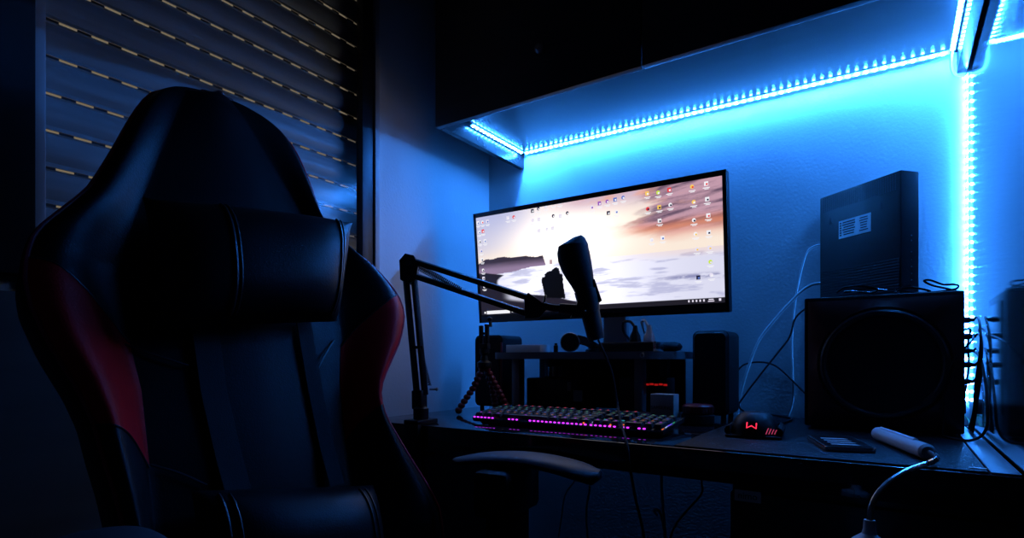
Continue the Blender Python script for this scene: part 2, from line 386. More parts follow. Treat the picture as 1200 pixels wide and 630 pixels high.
n1 = fbm(gx*4+gy*3, gy*9-gx*3, 6, 1); n2 = fbm(gx*6+gy*2, gy*15-gx*5, 6, 2)
cl = ss(.36, .60, n1+.30*ss(.5, .95, gx)-.10)*ss(.52, .66, gy+.05*(n2-.5)-.10*(1-ss(.6, .85, gx)))*ss(.44, .72, gx+.25*(gy-.7))
sky = lerp(sky, s2l((240, 176, 158)), np.clip(cl*1.1, 0, 1))
cl2 = ss(.38, .62, n2*.6+n1*.4+.26*ss(.55, .95, gx)-.06)*ss(.575, .70, gy+.06*(n1-.5))*ss(.56, .80, gx+.25*(gy-.8))
n5 = fbm(gx*5+gy*3, gy*30-gx*9, 6, 7); dk = lerp(np.zeros_like(sky)+s2l((82, 68, 98)), s2l((196, 156, 176)), ss(.36, .66, n5))
sky = sky*(1-np.clip(cl2*1.1, 0, .94))[..., None]+dk*np.clip(cl2*1.1, 0, .94)[..., None]
sky = lerp(sky, s2l((246, 150, 110)), np.exp(-((gy-.66-.10*(gx-.8)-.05*(n5-.5))/.035)**2)*ss(.55, .8, gx)*.6)
sea = np.zeros_like(sky)+s2l((222, 222, 244))
n3 = fbm(gx*9, gy*34, 5, 3); n4 = fbm(gx*26, gy*60, 4, 4)
sea = sea+(np.exp(-((gx-.42)/.28)**2)*.55)[..., None]
sea = lerp(sea, s2l((168, 170, 212)), ss(.52, .70, n3)*.65)
sea = lerp(sea, s2l((130, 132, 180)), np.exp(-((gy-.262-.015*np.sin(gx*9))/.018)**2)*ss(.72, .85, gx)*ss(.4, .6, n4)*.9)
sea = lerp(sea, s2l((255, 222, 200)), ss(.40, HZ, gy)*ss(.5, .9, gx)*.5)
img = np.where((gy > HZ+.0)[..., None], sky, sea)
top = .578-.012*ss(.1, .33, gx)*2+.006*np.sin(gx*60)+.01*(n4-.5)-.05*ss(.06, 0, gx)
hl = (gy < top) & (gy > .445+.035*ss(.08, .33, gx)-.02*n3) & (gx < .322+.14*(.543-gy))
hd = lerp(np.zeros_like(sky)+s2l((58, 50, 66)), s2l((150, 128, 160)), ss(.545, .47, gy+.02*(n3-.5)))
img = np.where(hl[..., None], hd, img)
st2 = (np.abs(gx-.355) < .006) & (gy < .512) & (gy > .47); img = np.where(st2[..., None], s2l((190, 160, 170)), img)
edge = np.interp(gy, [.0, .14, .2, .26, .33, .38, .42, .46], [.62, .46, .36, .155, .10, .105, .135, .03])+.012*(n4-.5)
sand = ss(.008, -.008, gx-edge)*ss(.462, .448, gy)
img = lerp(img, s2l((36, 32, 46)), sand)
pw = np.exp(-((gx-.20)/.055)**4-((gy-.215+.32*(gx-.2))/.034)**4); img = lerp(img, s2l((205, 205, 225)), np.clip(pw*1.2, 0, 1))
# dark rock standing in the surf
def inpoly(px, py):
    c = np.zeros(gx.shape, bool); j = len(px)-1
    for i in range(len(px)):
        c ^= ((py[i] > gy) != (py[j] > gy)) & (gx < (px[j]-px[i])*(gy-py[i])/(py[j]-py[i]+1e-9)+px[i]); j = i
    return c
rk = inpoly([.322, .308, .313, .325, .324, .338, .356, .366, .378, .388, .392, .401, .404, .403, .410], [.193, .345, .368, .372, .392, .412, .418, .436, .444, .428, .386, .382, .34, .31, .176])
img = np.where(rk[..., None], s2l((9, 9, 14)), img)
tb = gy < .112-.0*gx; img = np.where(tb[..., None], s2l((34, 32, 42)), img)
img = np.clip(img, 0, 1.6)
vv = [tuple(mon(float(a), float(b), .0004)-V(mo['_w'])) for a, b in zip(gx.ravel(), gy.ravel())]
ff = [(j*NX+i, j*NX+i+1, (j+1)*NX+i+1, (j+1)*NX+i) for j in range(NY-1) for i in range(NX-1)]
me = bpy.data.meshes.new('screen'); me.from_pydata(vv, [], ff)
ca = me.color_attributes.new('picture', 'FLOAT_COLOR', 'POINT')
ca.data.foreach_set('color', np.concatenate([img.reshape(-1, 3), np.ones((NX*NY, 1))], 1).ravel())
sm = bpy.data.materials.new('screen_picture'); sm.use_nodes = True; nt = sm.node_tree; b = nt.nodes['Principled BSDF']
b.inputs['Base Color'].default_value = (.01, .01, .01, 1); b.inputs['Roughness'].default_value = .35
at_ = nt.nodes.new('ShaderNodeAttribute'); at_.attribute_name = 'picture'
nt.links.new(at_.outputs['Color'], b.inputs['Emission Color']); b.inputs['Emission Strength'].default_value = .96
me.materials.append(sm); scr = bpy.data.objects.new('screen', me); COL.objects.link(scr); scr.parent = mo; scr['_w'] = mo['_w']
# icons and taskbar marks
ICM = {n: emit('icon_'+n, c, 1) for n, c in dict(white=(.9, .9, .95), yellow=(.95, .6, .12), red=(.8, .05, .06), dark=(.02, .02, .06), blue=(.12, .2, .6), purple=(.3, .08, .5), pale=(.8, .75, .9), green=(.6, .8, .05)).items()}
IM = {n: i for i, n in enumerate(ICM)}
class IC:                                                       # one icon = one little mesh, a material per colour
    def __init__(s): s.v = []; s.f = []; s.m = []
    def use(s, n): s.cur = IM[n]; return s
    def add(s, v, f): o = len(s.v); s.v += [tuple(p-V(mo['_w'])) for p in v]; s.f += [tuple(i+o for i in q) for q in f]; s.m += [s.cur]*len(f)
    def done(s, name):
        me = bpy.data.meshes.new(name); me.from_pydata(s.v, [], s.f)
        for m in ICM.values(): me.materials.append(m)
        me.polygons.foreach_set('material_index', s.m); o = bpy.data.objects.new(name, me); COL.objects.link(o); o.parent = scr
        return o
def quad(mb, x, y, w, h, n=.0009): 
    mb.add([mon(x-w/2, y-h/2, n), mon(x+w/2, y-h/2, n), mon(x+w/2, y+h/2, n), mon(x-w/2, y+h/2, n)], [(0, 1, 2, 3)])
def disc(mb, x, y, w, h, n=.0009): mb.add([mon(x+w/2*math.cos(t*PI/5), y+h/2*math.sin(t*PI/5), n) for t in range(10)], [tuple(range(10))])
def icon(x, y, c, c2='white', k=0):
    ic = IC()
    (disc if k % 2 else quad)(ic.use(c), x, y+.008, .013, .030)
    quad(ic.use(c2), x+.002, y+.004, .006, .013, .0012)
    quad(ic.use('white'), x, y-.021, .022, .006); quad(ic, x+.001, y-.030, .014, .005)
    ic.done('desktop_icon')
for k, (x, y, c, c2) in enumerate([(.022, .905, 'white', 'blue'), (.045, .905, 'white', 'red'), (.070, .905, 'pale', 'blue'), (.026, .82, 'white', 'blue'), (.045, .825, 'red', 'white'), (.026, .735, 'white', 'dark'), (.052, .735, 'white', 'blue'), (.030, .65, 'pale', 'blue'), (.032, .57, 'white', 'dark'), (.034, .475, 'white', 'dark'), (.034, .40, 'pale', 'dark'), (.036, .325, 'white', 'dark'),
        (.170, .905, 'pale', 'white'), (.198, .905, 'red', 'pale'), (.285, .93, 'dark', 'white'), (.312, .94, 'dark', 'white'), (.345, .95, 'pale', 'white'), (.378, .965, 'dark', 'white'), (.405, .962, 'pale', 'white'), (.285, .85, 'pale', 'white'), (.312, .85, 'pale', 'white'), (.375, .86, 'dark', 'white'), (.405, .85, 'pale', 'white'), (.435, .865, 'dark', 'white'), (.31, .755, 'pale', 'white'), (.345, .76, 'pale', 'white'), (.37, .76, 'pale', 'white'),
        (.535, .88, 'pale', 'purple'), (.565, .90, 'purple', 'white'), (.595, .905, 'purple', 'white'), (.625, .91, 'blue', 'white'), (.655, .915, 'blue', 'white'), (.598, .815, 'dark', 'white'), (.628, .815, 'white', 'blue'),
        (.742, .915, 'yellow', 'white'), (.780, .908, 'green', 'white'), (.818, .915, 'red', 'white'), (.742, .80, 'red', 'dark'), (.782, .80, 'yellow', 'dark'), (.820, .805, 'white', 'dark'), (.782, .70, 'white', 'dark'), (.752, .565, 'white', 'pale'), (.790, .57, 'white', 'blue'),
        (.893, .91, 'yellow', 'red'), (.938, .915, 'white', 'red'), (.897, .80, 'yellow', 'white'), (.940, .805, 'white', 'dark'), (.896, .67, 'white', 'dark'), (.942, .69, 'white', 'red'), (.900, .57, 'white', 'yellow'), (.942, .57, 'white', 'dark'), (.903, .46, 'pale', 'yellow'), (.944, .46, 'pale', 'yellow'), (.945, .36, 'green', 'pale'), (.905, .255, 'dark', 'blue'), (.947, .265, 'pale', 'white')]):
    icon(x, y, c, c2, k)
def mark(n, x, y, w, h): ic = IC(); quad(ic.use(n), x, y, w, h); ic.done('taskbar_mark')
mark('white', .098, .093, .115, .030)
for x in (.032, .168, .185, .202): mark('white', x, .093, .008, .018)
for x, c in ((.225, 'blue'), (.245, 'yellow'), (.265, 'red'), (.285, 'green'), (.305, 'yellow')): mark(c, x, .093, .009, .02)
for x in (.872, .885, .897, .909, .921): mark('pale', x, .094, .005, .016)
mark('pale', .944, .099, .016, .007); mark('pale', .944, .086, .020, .007); mark('pale', .972, .094, .007, .018)
# stand
ps = V((-.585, 1.345, RZ))
po = MB(); po.rings([rrect(ps.x-.034, ps.y-.011, ps.x+.034, ps.y+.011, (.006,)*4, RZ+.010), rrect(ps.x-.030, ps.y-.024, ps.x+.030, ps.y-.004, (.006,)*4, 1.06), rrect(ps.x-.030, ps.y-.045, ps.x+.030, ps.y-.025, (.006,)*4, 1.12)])
po.build('stand_post', M['metal'], mo)
fo = MB(); fo.rings([rrect(ps.x-.077, ps.y-.048, ps.x+.077, ps.y+.085, (.03,)*4, RZ), rrect(ps.x-.075, ps.y-.046, ps.x+.075, ps.y+.083, (.03,)*4, RZ+.007), rrect(ps.x-.05, ps.y-.03, ps.x+.05, ps.y+.03, (.015,)*4, RZ+.016)])
fo.build('stand_foot', M['black'], mo)

# ---------------------------------------------------------------- speakers
def speaker(name, label, x0, x1, y0, y1, z1, trim):
    t = thing(name, label, 'speaker', ((x0+x1)/2, (y0+y1)/2, DZ), 'pair of desktop speakers')
    z0 = DZ+.006; c = MB()
    c.prism([V((p.x, y0+.008, p.y)) for p in rrect(x0, z0, x1, z1, (.014,)*4, 0)], (0, y1-y0-.008, 0)); c.build('enclosure', M['black'], t)
    g = MB(); ring0 = [V((p.x, y0+.008, p.y)) for p in rrect(x0+.001, z0+.001, x1-.001, z1-.001, (.014,)*4, 0)]
    ring1 = [V((p.x, y0, p.y)) for p in rrect(x0+.006, z0+.006, x1-.006, z1-.006, (.012,)*4, 0)]
    g.rings([ring0, ring1]); g.build('grille', M['black_matt'], t)
    for (cx, cy) in ((x0+.015, y0+.02), (x1-.015, y0+.02), (x0+.015, y1-.015), (x1-.015, y1-.015)):
        MB().cyl((cx, cy, DZ), (cx, cy, z0+.001), .006).build('foot', M['black_matt'], t)
    if trim:
        MB().mm((x1-.003, y0+.002, z0+.02), (x1+.001, y0+.009, z1-.02), .001).build('trim', M['maroon'], t)
    return t
speaker('desktop_speaker', 'black desktop speaker with red trim left of the monitor riser', -.972, -.880, 1.255, 1.36, .950, True)
speaker('desktop_speaker', 'black desktop speaker right of the monitor riser, beside the gaming mouse', -.3935, -.312, 1.335, 1.44, .950, False)

# ---------------------------------------------------------------- subwoofer
SX0, SX1, SY0, SY1, SZ = -.1455, .0965, 1.223, 1.452, 1.0015
sb = thing('subwoofer', 'large black cube subwoofer with round driver at the right end of the desk', 'subwoofer', ((SX0+SX1)/2, 1.34, DM))
MB().mm((SX0, SY0, DM+.006), (SX1, SY1, SZ), .003).build('enclosure', M['black_matt'], sb)
cx, cz = (SX0+SX1)/2+.004, .876
tr_ = MB(); oc = []
for k in range(8):
    t = R(22.5+45*k); oc.append((t, .128))
ro = [V((cx+.1185/max(abs(math.cos(R(a))), abs(math.sin(R(a))))*math.cos(R(a))*1.0, SY0, cz+.1185/max(abs(math.cos(R(a))), abs(math.sin(R(a))))*math.sin(R(a)))) for a in range(0, 360, 5)]
def lim(p, m): return V((max(SX0+m, min(SX1-m, p.x)), p.y, max(DM+.012+m, min(SZ-m, p.z))))
r0 = [lim(p, .002) for p in ro]; r1 = [V((p.x*.9+cx*.1, SY0-.006, p.z*.9+cz*.1)) for p in r0]
r2 = [V((cx+.103*math.cos(R(a)), SY0-.009, cz+.103*math.sin(R(a)))) for a in range(0, 360, 5)]
r3 = [V((cx+.096*math.cos(R(a)), SY0-.004, cz+.096*math.sin(R(a)))) for a in range(0, 360, 5)]
MB().rings([r0, r1, r2, r3], cap=False).build('front_frame', mat('sub_frame', (.10, .028, .026), .32), sb, smooth=40)
MB().torus((cx, SY0-.006, cz), (0, 1, 0), .0925, .0065, 72, 10).build('surround', mat('rubber_surround', (.02, .02, .023), .3), sb)
MB().lathe((cx, SY0-.004, cz), (0, 1, 0), [(.088, 0), (.05, .012), (.032, .016), (.03, .010), (.015, .004), (.001, .002)], 60).build('cone', M['black'], sb)
for px_, py_ in ((SX0+.02, SY0+.03), (SX1-.02, SY0+.03), (SX0+.02, SY1-.03), (SX1-.02, SY1-.03)):
    MB().cyl((px_, py_, DM), (px_, py_, DM+.007), .012).build('foot', M['black'], sb)
sock = MB().mm((SX1-.001, 1.27, .79), (SX1+.002, 1.42, .985), .001).build('socket_panel', M['black'], sb)

# ---------------------------------------------------------------- router on the subwoofer
rp = V((.0085, 1.304, SZ)); ra = V((-.1405, 1.4375, SZ)); ex = (rp-ra).normalized(); et = V((-ex.y, ex.x, 0)); 
if et.x < 0: et = -et
RL, RTk, RH = (rp-ra).length, .044, .2415
ro_ = thing('router', 'black upright network router with paper label standing on the subwoofer', 'router', (ra+rp)/2+et*.02)
rm = Matrix((ex, et, V((0, 0, 1)))).transposed()
def rpt(a, n, z): return ra+ex*(a*RL)-et*n+V((0, 0, z*RH))
MB().box((ra+rp)/2+et*(RTk/2)+V((0, 0, RH/2)), (RL, RTk, RH), rm, .003).build('casing', M['black'], ro_)
dots = MB()
for j in range(9):
    for i in range(34):
        a = .06+.88*i/33; z = .86+.115*j/8
        dots.cyl(rpt(a, .0002, z), rpt(a, -.0005, z), .0016, seg=6)
dots.build('vent_holes', M['ink'], ro_, smooth=0)
ribs = MB()
for j in range(13): ribs.box(rpt(.5, .0006, .04+.27*j/12), (RL*.97, .0012, .0026), rm)
ribs.build('vent_ribs', M['black'], ro_, smooth=0)
lb = MB().box(rpt(.47, .0004, .655), (RL*.40, .0008, RH*.155), rm).build('paper_label', M['paper'], ro_, smooth=0)
ln = MB()
for j in range(6):
    ln.box(rpt(.40, .001, .71-.021*j), (RL*.17*random.uniform(.75, 1), .0004, .0022), rm); ln.box(rpt(.585, .001, .71-.021*j), (RL*.11*random.uniform(.4, 1), .0004, .0018), rm)
    ln.box(rpt(.295, .001, .71-.021*j), (RL*.02, .0004, .003), rm)
ln.build('print_lines', M['ink'], lb, smooth=0)
for a in (.15, .78):
    MB().cyl(rpt(a, .0004, .745), rpt(a, -.001, .745), .0042, seg=14).box(rpt(a, 0, .768), (.004, .0008, .010), rm).build('keyhole', M['ink'], ro_)
for z in (.49, .45, .36, .30, .245, .19, .14):
    MB().sphere(ra+ex*(RL+.0003)+et*(RTk*.55)+V((0, 0, z*RH)), .0013, seg=8).build('indicator', mat('indicator', (.3, .3, .35), .3), ro_)
# small coiled leads lying on top of the subwoofer
for lab, pts in (('thin black lead coiled on the subwoofer left of the router front corner', [(980, 343), (990, 337), (1010, 335), (1028, 339), (1020, 343), (1000, 341), (990, 342), (1015, 338), (1040, 340)]),
                 ('thin black lead tangled on the subwoofer right of the router', [(1048, 343), (1058, 338), (1072, 337), (1090, 341), (1080, 343), (1062, 341), (1050, 339), (1068, 334)]),
                 ('looped black cable end on the right edge of the subwoofer top', [(1080, 343), (1095, 342), (1118, 339), (1123, 335), (1118, 333), (1105, 333), (1090, 328), (1083, 329), (1092, 334), (1110, 338), (1124, 342)])):
    mb = MB().tube([aty(u, v, 1.238+.003*i) for i, (u, v) in enumerate(pts)], .0019); 
    tag(mb.build('cable', M['black_gloss'], origin=aty(*pts[0], 1.24)), lab, 'cable', 'leads on the subwoofer')

# ---------------------------------------------------------------- mechanical keyboard
KX0, KX1, KY0, KY1 = -.737, -.328, .948, 1.070
kb = thing('keyboard', 'black mechanical keyboard with rainbow backlit keys at the front of the desk', 'keyboard', ((KX0+KX1)/2, 1.0, DZ))
tilt = R(5.5); kO = V((KX0, KY0, DZ+.009)); ky = V((0, math.cos(tilt), math.sin(tilt))); kn = V((0, -math.sin(tilt), math.cos(tilt)))
krot = Matrix((V((1, 0, 0)), ky, kn)).transposed(); KW, KD = KX1-KX0, KY1-KY0
def kp(x, y, n=0): return kO+V((x, 0, 0))+ky*y+kn*n
MB().box(kp(KW/2, KD/2, 0), (KW, KD, .009), krot, .0025).build('base_plate', mat('brushed_plate', (.05, .055, .06), .3, metal=.8), kb)
MB().box(kp(KW/2, -.0002, .0030), (KW, .0012, .0014), krot).build('front_rim', M['steel'], kb, smooth=0)
MB().box(kp(KW-.001, KD/2, .0045), (.002, KD, .0015), krot).build('side_rim', M['steel'], kb, smooth=0)
for fx in (.05, KW-.05): MB().mm((KX0+fx-.012, KY1-.02, DZ), (KX0+fx+.012, KY1-.008, DZ+.014)).build('flip_foot', M['black_matt'], kb)
for fx in (.05, KW-.05): MB().mm((KX0+fx-.012, KY0+.004, DZ), (KX0+fx+.012, KY0+.014, DZ+.006)).build('rubber_foot', M['black_matt'], kb)
u = KW/23.0; rowy = [.0125+.0178*i for i in range(5)]+[.0125+.0178*5+.006]
uy = .0178
def legend_mat(c, s): return emit('key_glow', c, s)
rowcol = [(.55, .05, .9), (.9, .22, .08), (.12, .2, .9), (.08, .45, .45), (.1, .6, .35), (.9, .05, .12)]
LG = [legend_mat(c, s) for c, s in zip(rowcol, (.9, .5, .55, .45, .45, .9))]
proto = {}
def keycap(x, y, w, h, row):
    key = (round(w, 2), round(h, 2), row)
    if key not in proto:
        a, b = w*u/2-.0009, h*uy/2-.0009; mb = MB()
        rr = lambda s_, z, dy=0: [krot @ V((p.x, p.y+dy, z)) for p in rrect(-a+s_, -b+s_, a-s_, b-s_, (.0016,)*4, 0, 3)]
        mb.rings([rr(0, 0), rr(.0006, .0035), rr(.0022, .0072, .0005), rr(.0030, .0076, .0005)])
        o = mb.build('keycap', M['keycap'], kb); 
        lm = MB(); lm.add([krot @ V(p) for p in ((-.0022, .0005, .0078), (.0018, .0005, .0078), (.0018, .0035, .0078), (-.0022, .0035, .0078))], [(0, 1, 2, 3)])
        lo = len(o.data.vertices)
        bm = bmesh.new(); bm.from_mesh(o.data); vs_ = [bm.verts.new(p) for p in lm.v]; f = bm.faces.new(vs_); f.material_index = 1; bm.to_mesh(o.data); bm.free()
        o.data.materials.append(LG[row])
        # undo the parent offset: the cap's own origin is its centre
        for v in o.data.vertices: v.co += V(kb['_w'])
        for i in range(lo, len(o.data.vertices)): o.data.vertices[i].co -= V(kb['_w'])
        proto[key] = o
    else:
        o = proto[key].copy(); COL.objects.link(o); o.parent = kb
    o.location = kp(x, y, .0062)-V(kb['_w'])
    o['_w'] = kb['_w']
rows = []
g1 = 15.25; g2 = 18.75
R0 = [(0, 1.25), (1.25, 1.25), (2.5, 1.25), (3.75, 6.25), (10, 1.25), (11.25, 1.25), (12.5, 1.25), (13.75, 1.25)]
def row_of(ws): 
    out = []; x = 0
    for w in ws: out.append((x, w)); x += w
    return out
layout = {0: R0+[(g1, 1), (g1+1, 1), (g1+2, 1), (g2, 2), (g2+2, 1)],
          1: row_of([2.25]+[1]*10+[2.75])+[(g1+1, 1), (g2, 1), (g2+1, 1), (g2+2, 1)],
          2: row_of([1.75]+[1]*11+[2.25])+[(g2, 1), (g2+1, 1), (g2+2, 1)],
          3: row_of([1.5]+[1]*12+[1.5])+[(g1, 1), (g1+1, 1), (g1+2, 1), (g2, 1), (g2+1, 1), (g2+2, 1)],
          4: row_of([1]*13+[2])+[(g1, 1), (g1+1, 1), (g1+2, 1), (g2, 1), (g2+1, 1), (g2+2, 1), (g2+3, 1)],
          5: [(0, 1)]+[(2+i, 1) for i in range(4)]+[(6.5+i, 1) for i in range(4)]+[(11+i, 1) for i in range(4)]+[(g1, 1), (g1+1, 1), (g1+2, 1)]}
for r_, ks in layout.items():
    for x, w in ks: keycap((x+w/2+.12)*u, rowy[r_], w, 1, r_)
keycap((g2+3.5+.12)*u, (rowy[0]+rowy[1])/2, 1, 2, 0); keycap((g2+3.5+.12)*u, (rowy[2]+rowy[3])/2, 1, 2, 2)
# backlight: glowing diodes on the plate along the key rows
gl_ = {n: MB() for n in ('magenta', 'orange', 'violet', 'teal', 'green', 'white')}
for a, b in ((.3, 3.1), (5.2, 6.4), (8.0, 15.0), (15.4, 18.2), (18.9, 19.7), (20.6, 21.4)):
    x = a
    while x < b: gl_['magenta'].box(kp(x*u, .0008, .0056), (.0046, .0024, .0022), krot, .0006, 1); x += .52
for x in (14.5, 17.5): gl_['orange'].box(kp(x*u, .0036, .0075), (.003, .0016, .003), krot)
for x in np.arange(15.4, 18.4, .5): gl_['violet'].box(kp(x*u, rowy[1]-.0088, .0058), (.005, .0014, .002), krot)
gl_['white'].box(kp(15.1*u, rowy[1]-.006, .006), (.004, .008, .002), krot)
for y, n in ((.012, 'orange'), (.030, 'white'), (.043, 'violet'), (.055, 'violet'), (.070, 'green')): gl_[n].box(kp(KW-.0045, y, .0055), (.0016, .009, .002), krot)
for r_, n in ((1, 'orange'), (2, 'violet'), (3, 'teal'), (4, 'green'), (5, 'orange')):
    for x in np.arange(.6, 22.6, 1.0):
        if random.random() < .6: gl_[n].box(kp(x*u, rowy[r_]-uy/2, .0056), (.006, .0016, .0014), krot)
for n, c, s in (('magenta', (.62, .03, 1), 2.4), ('orange', (1, .18, .04), .9), ('violet', (.16, .1, 1), 1.1), ('teal', (.05, .45, .6), .5), ('green', (.05, .7, .3), .5), ('white', (.5, .6, 1), 1.0)):
    gl_[n].build('backlight', emit('backlight_'+n, c, s), kb, smooth=0)['kind'] = 'stuff'

# ---------------------------------------------------------------- gaming mouse
mc = V((-.204, 1.072, DM)); ma = R(6)
ms = thing('gaming_mouse', 'black gaming mouse with glowing red W emblem on the desk mat', 'mouse', mc)
def mh(x, y):                                                  # body height over local x (right), y (forward)
    ax = .041-.006*math.exp(-((y-.012)/.022)**2)+.007*math.exp(-((y+.045)/.03)**2)*0; t = (abs(x)/ax)**3.2+(abs(y)/.062)**2.6
    return .040*max(0, 1-t)**.42*(1-.12*(y/.062))
def mp_(x, y, z): c, s_ = math.cos(ma), math.sin(ma); return mc+V((x*c-y*s_, x*s_+y*c, z))
N_ = 40; body = MB(); ringsm = []
for j in range(15):
    f = 1-j/14; ring = []
    for k in range(N_):
        t = k*2*PI/N_; ct, s_ = math.cos(t), math.sin(t)
        x = .0405*abs(ct)**.72*(1 if ct > 0 else -1); y = .0615*abs(s_)**.8*(1 if s_ > 0 else -1)
        x *= f**.75*(1-.10*math.exp(-((y-.01)/.02)**2)); y *= f**.75
        z = .041*(1-f**2.6)**.62*(1-.13*y/.06)
        ring.append(mp_(x, y, z+.001))
    ringsm.append(ring)
body.rings(ringsm[:-1]); body.build('shell', M['black'], ms, smooth=60)
MB().box(mp_(0, 0, .003), (.088, .118, .004), Matrix.Rotation(ma, 3, 'Z'), .002).build('skirt', M['black_matt'], ms)
for s_ in (-1, 1):
    wg = MB(); wg.rings([[mp_(s_*(.036+.010*math.sin(t)), y, .002+.018*(1-math.cos(t))*.5) for t in (0, .6, 1.2, 1.8, 2.4, 3.0)] for y in (-.05, -.03, -.005, .02, .04)])
    wg.build('side_wing', M['black_matt'], ms)
MB().cyl(mp_(-.004, .042, .030), mp_(.004, .042, .030), .009).build('scroll_wheel', M['black_gloss'], ms)
import mathutils.bvhtree as bvt
bv = bvt.BVHTree.FromPolygons([tuple(p) for p in body.v], body.f)
def onm(x, zf, dirv):                                          # drop a point onto the shell along a direction
    h = bv.ray_cast(V(dirv[0]), V(dirv[1])); return h[0]
def stroke(uvs, r, name, m):
    pts = []
    for (u_, v_) in uvs:
        d = ray(u_, v_).normalized(); h = bv.ray_cast(CAM, d)
        if h[0] is not None: pts.append(h[0]-d*.0006)
    if len(pts) > 1: MB().tube(pts, r, 6, 1).build(name, m, ms)
stroke([(875.5, 494.5), (875, 501), (880.5, 498.5), (886, 502), (886.5, 495.5)], .0011, 'emblem', M['ledred'])
for k in range(4): stroke([(897.5+3.4*k, 508.5), (899+3.4*k, 505), (900.5+3.2*k, 501.5+.8*k)], .0007, 'side_light', M['stripe'])

# ---------------------------------------------------------------- boom arm microphone
a0 = atz(487, 497); a0 = V((-.824, .885, DZ))
el = V((-.846, .872, 1.078)); tip = V((-.593, .950, .990))
ba = thing('microphone_stand', 'black folding boom arm clamped to the left front edge of the desk', 'microphone arm', a0)
c_ = MB().mm((a0.x-.02, DY0-.012, DZ), (a0.x+.02, DY0+.05, DZ+.010), .002); c_.mm((a0.x-.02, DY0-.012, DZ-.07), (a0.x+.02, DY0-.001, DZ+.008), .002)
c_.mm((a0.x-.02, DY0-.012, DZ-.07), (a0.x+.02, DY0+.045, DZ-.062), .002); c_.cyl((a0.x, DY0+.025, DZ-.1), (a0.x, DY0+.025, DZ-.047), .005); c_.cyl((a0.x, DY0+.025, DZ-.112), (a0.x, DY0+.025, DZ-.1), .012)
c_.build('desk_clamp', M['black'], ba)
MB().lathe(a0+V((0, 0, .01)), (0, 0, 1), [(.016, 0), (.016, .022), (.011, .026), (.009, .034)]).bar(a0+V((-.004, 0, .03)), a0+V((-.005, 0, .07)), .028, .020, up=(0, 1, 0), bev=.003).build('base_swivel', M['black'], ba)
def par(p, q, off, w, nm):
    MB().bar(V(p)+V(off), V(q)+V(off), w, w, up=(.3, 1, .1), bev=.001).build(nm, M['black'], ba)
ax_ = V((.83, .56, 0))
par(a0+V((0, 0, .06)), el, ax_*-.0085, .0105, 'lower_bar'); par(a0+V((0, 0, .06)), el, ax_*.0085, .0105, 'lower_bar')
hd = (tip-el).normalized(); hv = V((0, 0, 1)); hv = (hv-hd*hv.dot(hd)).normalized()
par(el+V((.004, 0, 0)), tip, hv*.013, .0105, 'upper_bar'); par(el+V((.010, 0, 0)), tip, hv*-.017, .0105, 'upper_bar')
el_b = MB()
cr = ax_.cross(V((0, 0, 1))).normalized()
poly = [(-.016, -.028), (.002, -.036), (.018, -.026), (.020, .004), (.012, .022), (-.006, .026), (-.018, .012)]
el_b.prism([el+ax_*x+V((0, 0, z))-cr*.012 for x, z in poly], cr*.024); el_b.build('elbow_joint', M['black'], ba)
for z_ in (.006, -.024): MB().cyl(el+V((0, 0, z_))-cr*.016, el+V((0, 0, z_))+cr*.016, .005, seg=6).build('bolt', M['dark_alu'], ba)
def spring(p, q, r, turns, nm):
    p, q = V(p), V(q); d = (q-p).normalized(); a = d.orthogonal().normalized(); b = d.cross(a); n = turns*8
    MB().tube([p+(q-p)*(i/n)+a*(r*math.cos(i*PI/4))+b*(r*math.sin(i*PI/4)) for i in range(n+1)], .0009, 5, 1).build(nm, M['dark_alu'], ba)
spring(el+hd*.02+hv*.010, el+hd*.13-hv*.012, .0042, 26, 'spring'); spring(el+hd*.02+hv*.004, el+hd*.13-hv*.016, .0042, 26, 'spring')
lo_ = a0+V((0, 0, .06)); ld = (el-lo_).normalized()
spring(lo_+ld*.02+ax_*.020, lo_+ld*.115+ax_*.006, .0035, 24, 'spring')
MB().cyl(lo_+ax_*.018+V((0, 0, .012)), lo_+ax_*.032+V((0, 0, .012)), .0022).sphere(lo_+ax_*.033+V((0, 0, .012)), .0035).build('wing_screw', M['metal'], ba)
MB().bar(lo_+ld*.10-ax_*.012, lo_+ld*.10+ax_*.014, .012, .006).build('cross_link', M['black'], ba)
kn_ = MB(); kp2 = [(-.012, -.026), (.016, -.024), (.030, -.008), (.022, .004), (-.006, .024), (-.014, .016)]
kn_.prism([tip+ax_*x+V((0, 0, z))-cr*.012 for x, z in kp2], cr*.024); kn_.build('tip_joint', M['black'], ba)
MB().cyl(tip+ax_*.026-cr*.016, tip+ax_*.026-cr*.03, .006, seg=10).bar(tip+ax_*.022-cr*.028+V((0, 0, -.006)), tip+ax_*.030-cr*.028+V((0, 0, .024)), .004, .006, up=cr, bev=.001).build('thumb_screw', M['black_gloss'], ba)
# microphone held by the arm
mdist = 1.105; s_px = mdist/FOC
mic = thing('microphone', 'black studio microphone with wide head silhouetted against the bright monitor', 'microphone', atd(690, 372, mdist))
axd = (RT*.254-V((0, 0, .967))).normalized(); pr = (RT*.967+V((0, 0, .254))).normalized(); fwv = axd.cross(pr)
def mring(cx_, cy_, r, seg=26, sq=1, tl=.254):
    c = atd(cx_, cy_, mdist); pr = (RT+V((0, 0, tl/.967))).normalized(); return [c+pr*(r*s_px*math.cos(t*2*PI/seg))+fwv*(r*s_px*sq*math.sin(t*2*PI/seg)) for t in range(seg)]
MB().rings([mring(680.5, 275.5, 1.2, tl=0), mring(678.5, 278.5, 7, tl=-.02), mring(671.8, 288, 17.6, tl=.06), mring(671.3, 294, 18.6, tl=.16), mring(672.5, 301, 19.2), mring(675.5, 312, 18.2), mring(679, 322, 16.2), mring(682.5, 331, 13.8), mring(685, 339, 12)]).build('head', M['black_matt'], mic)
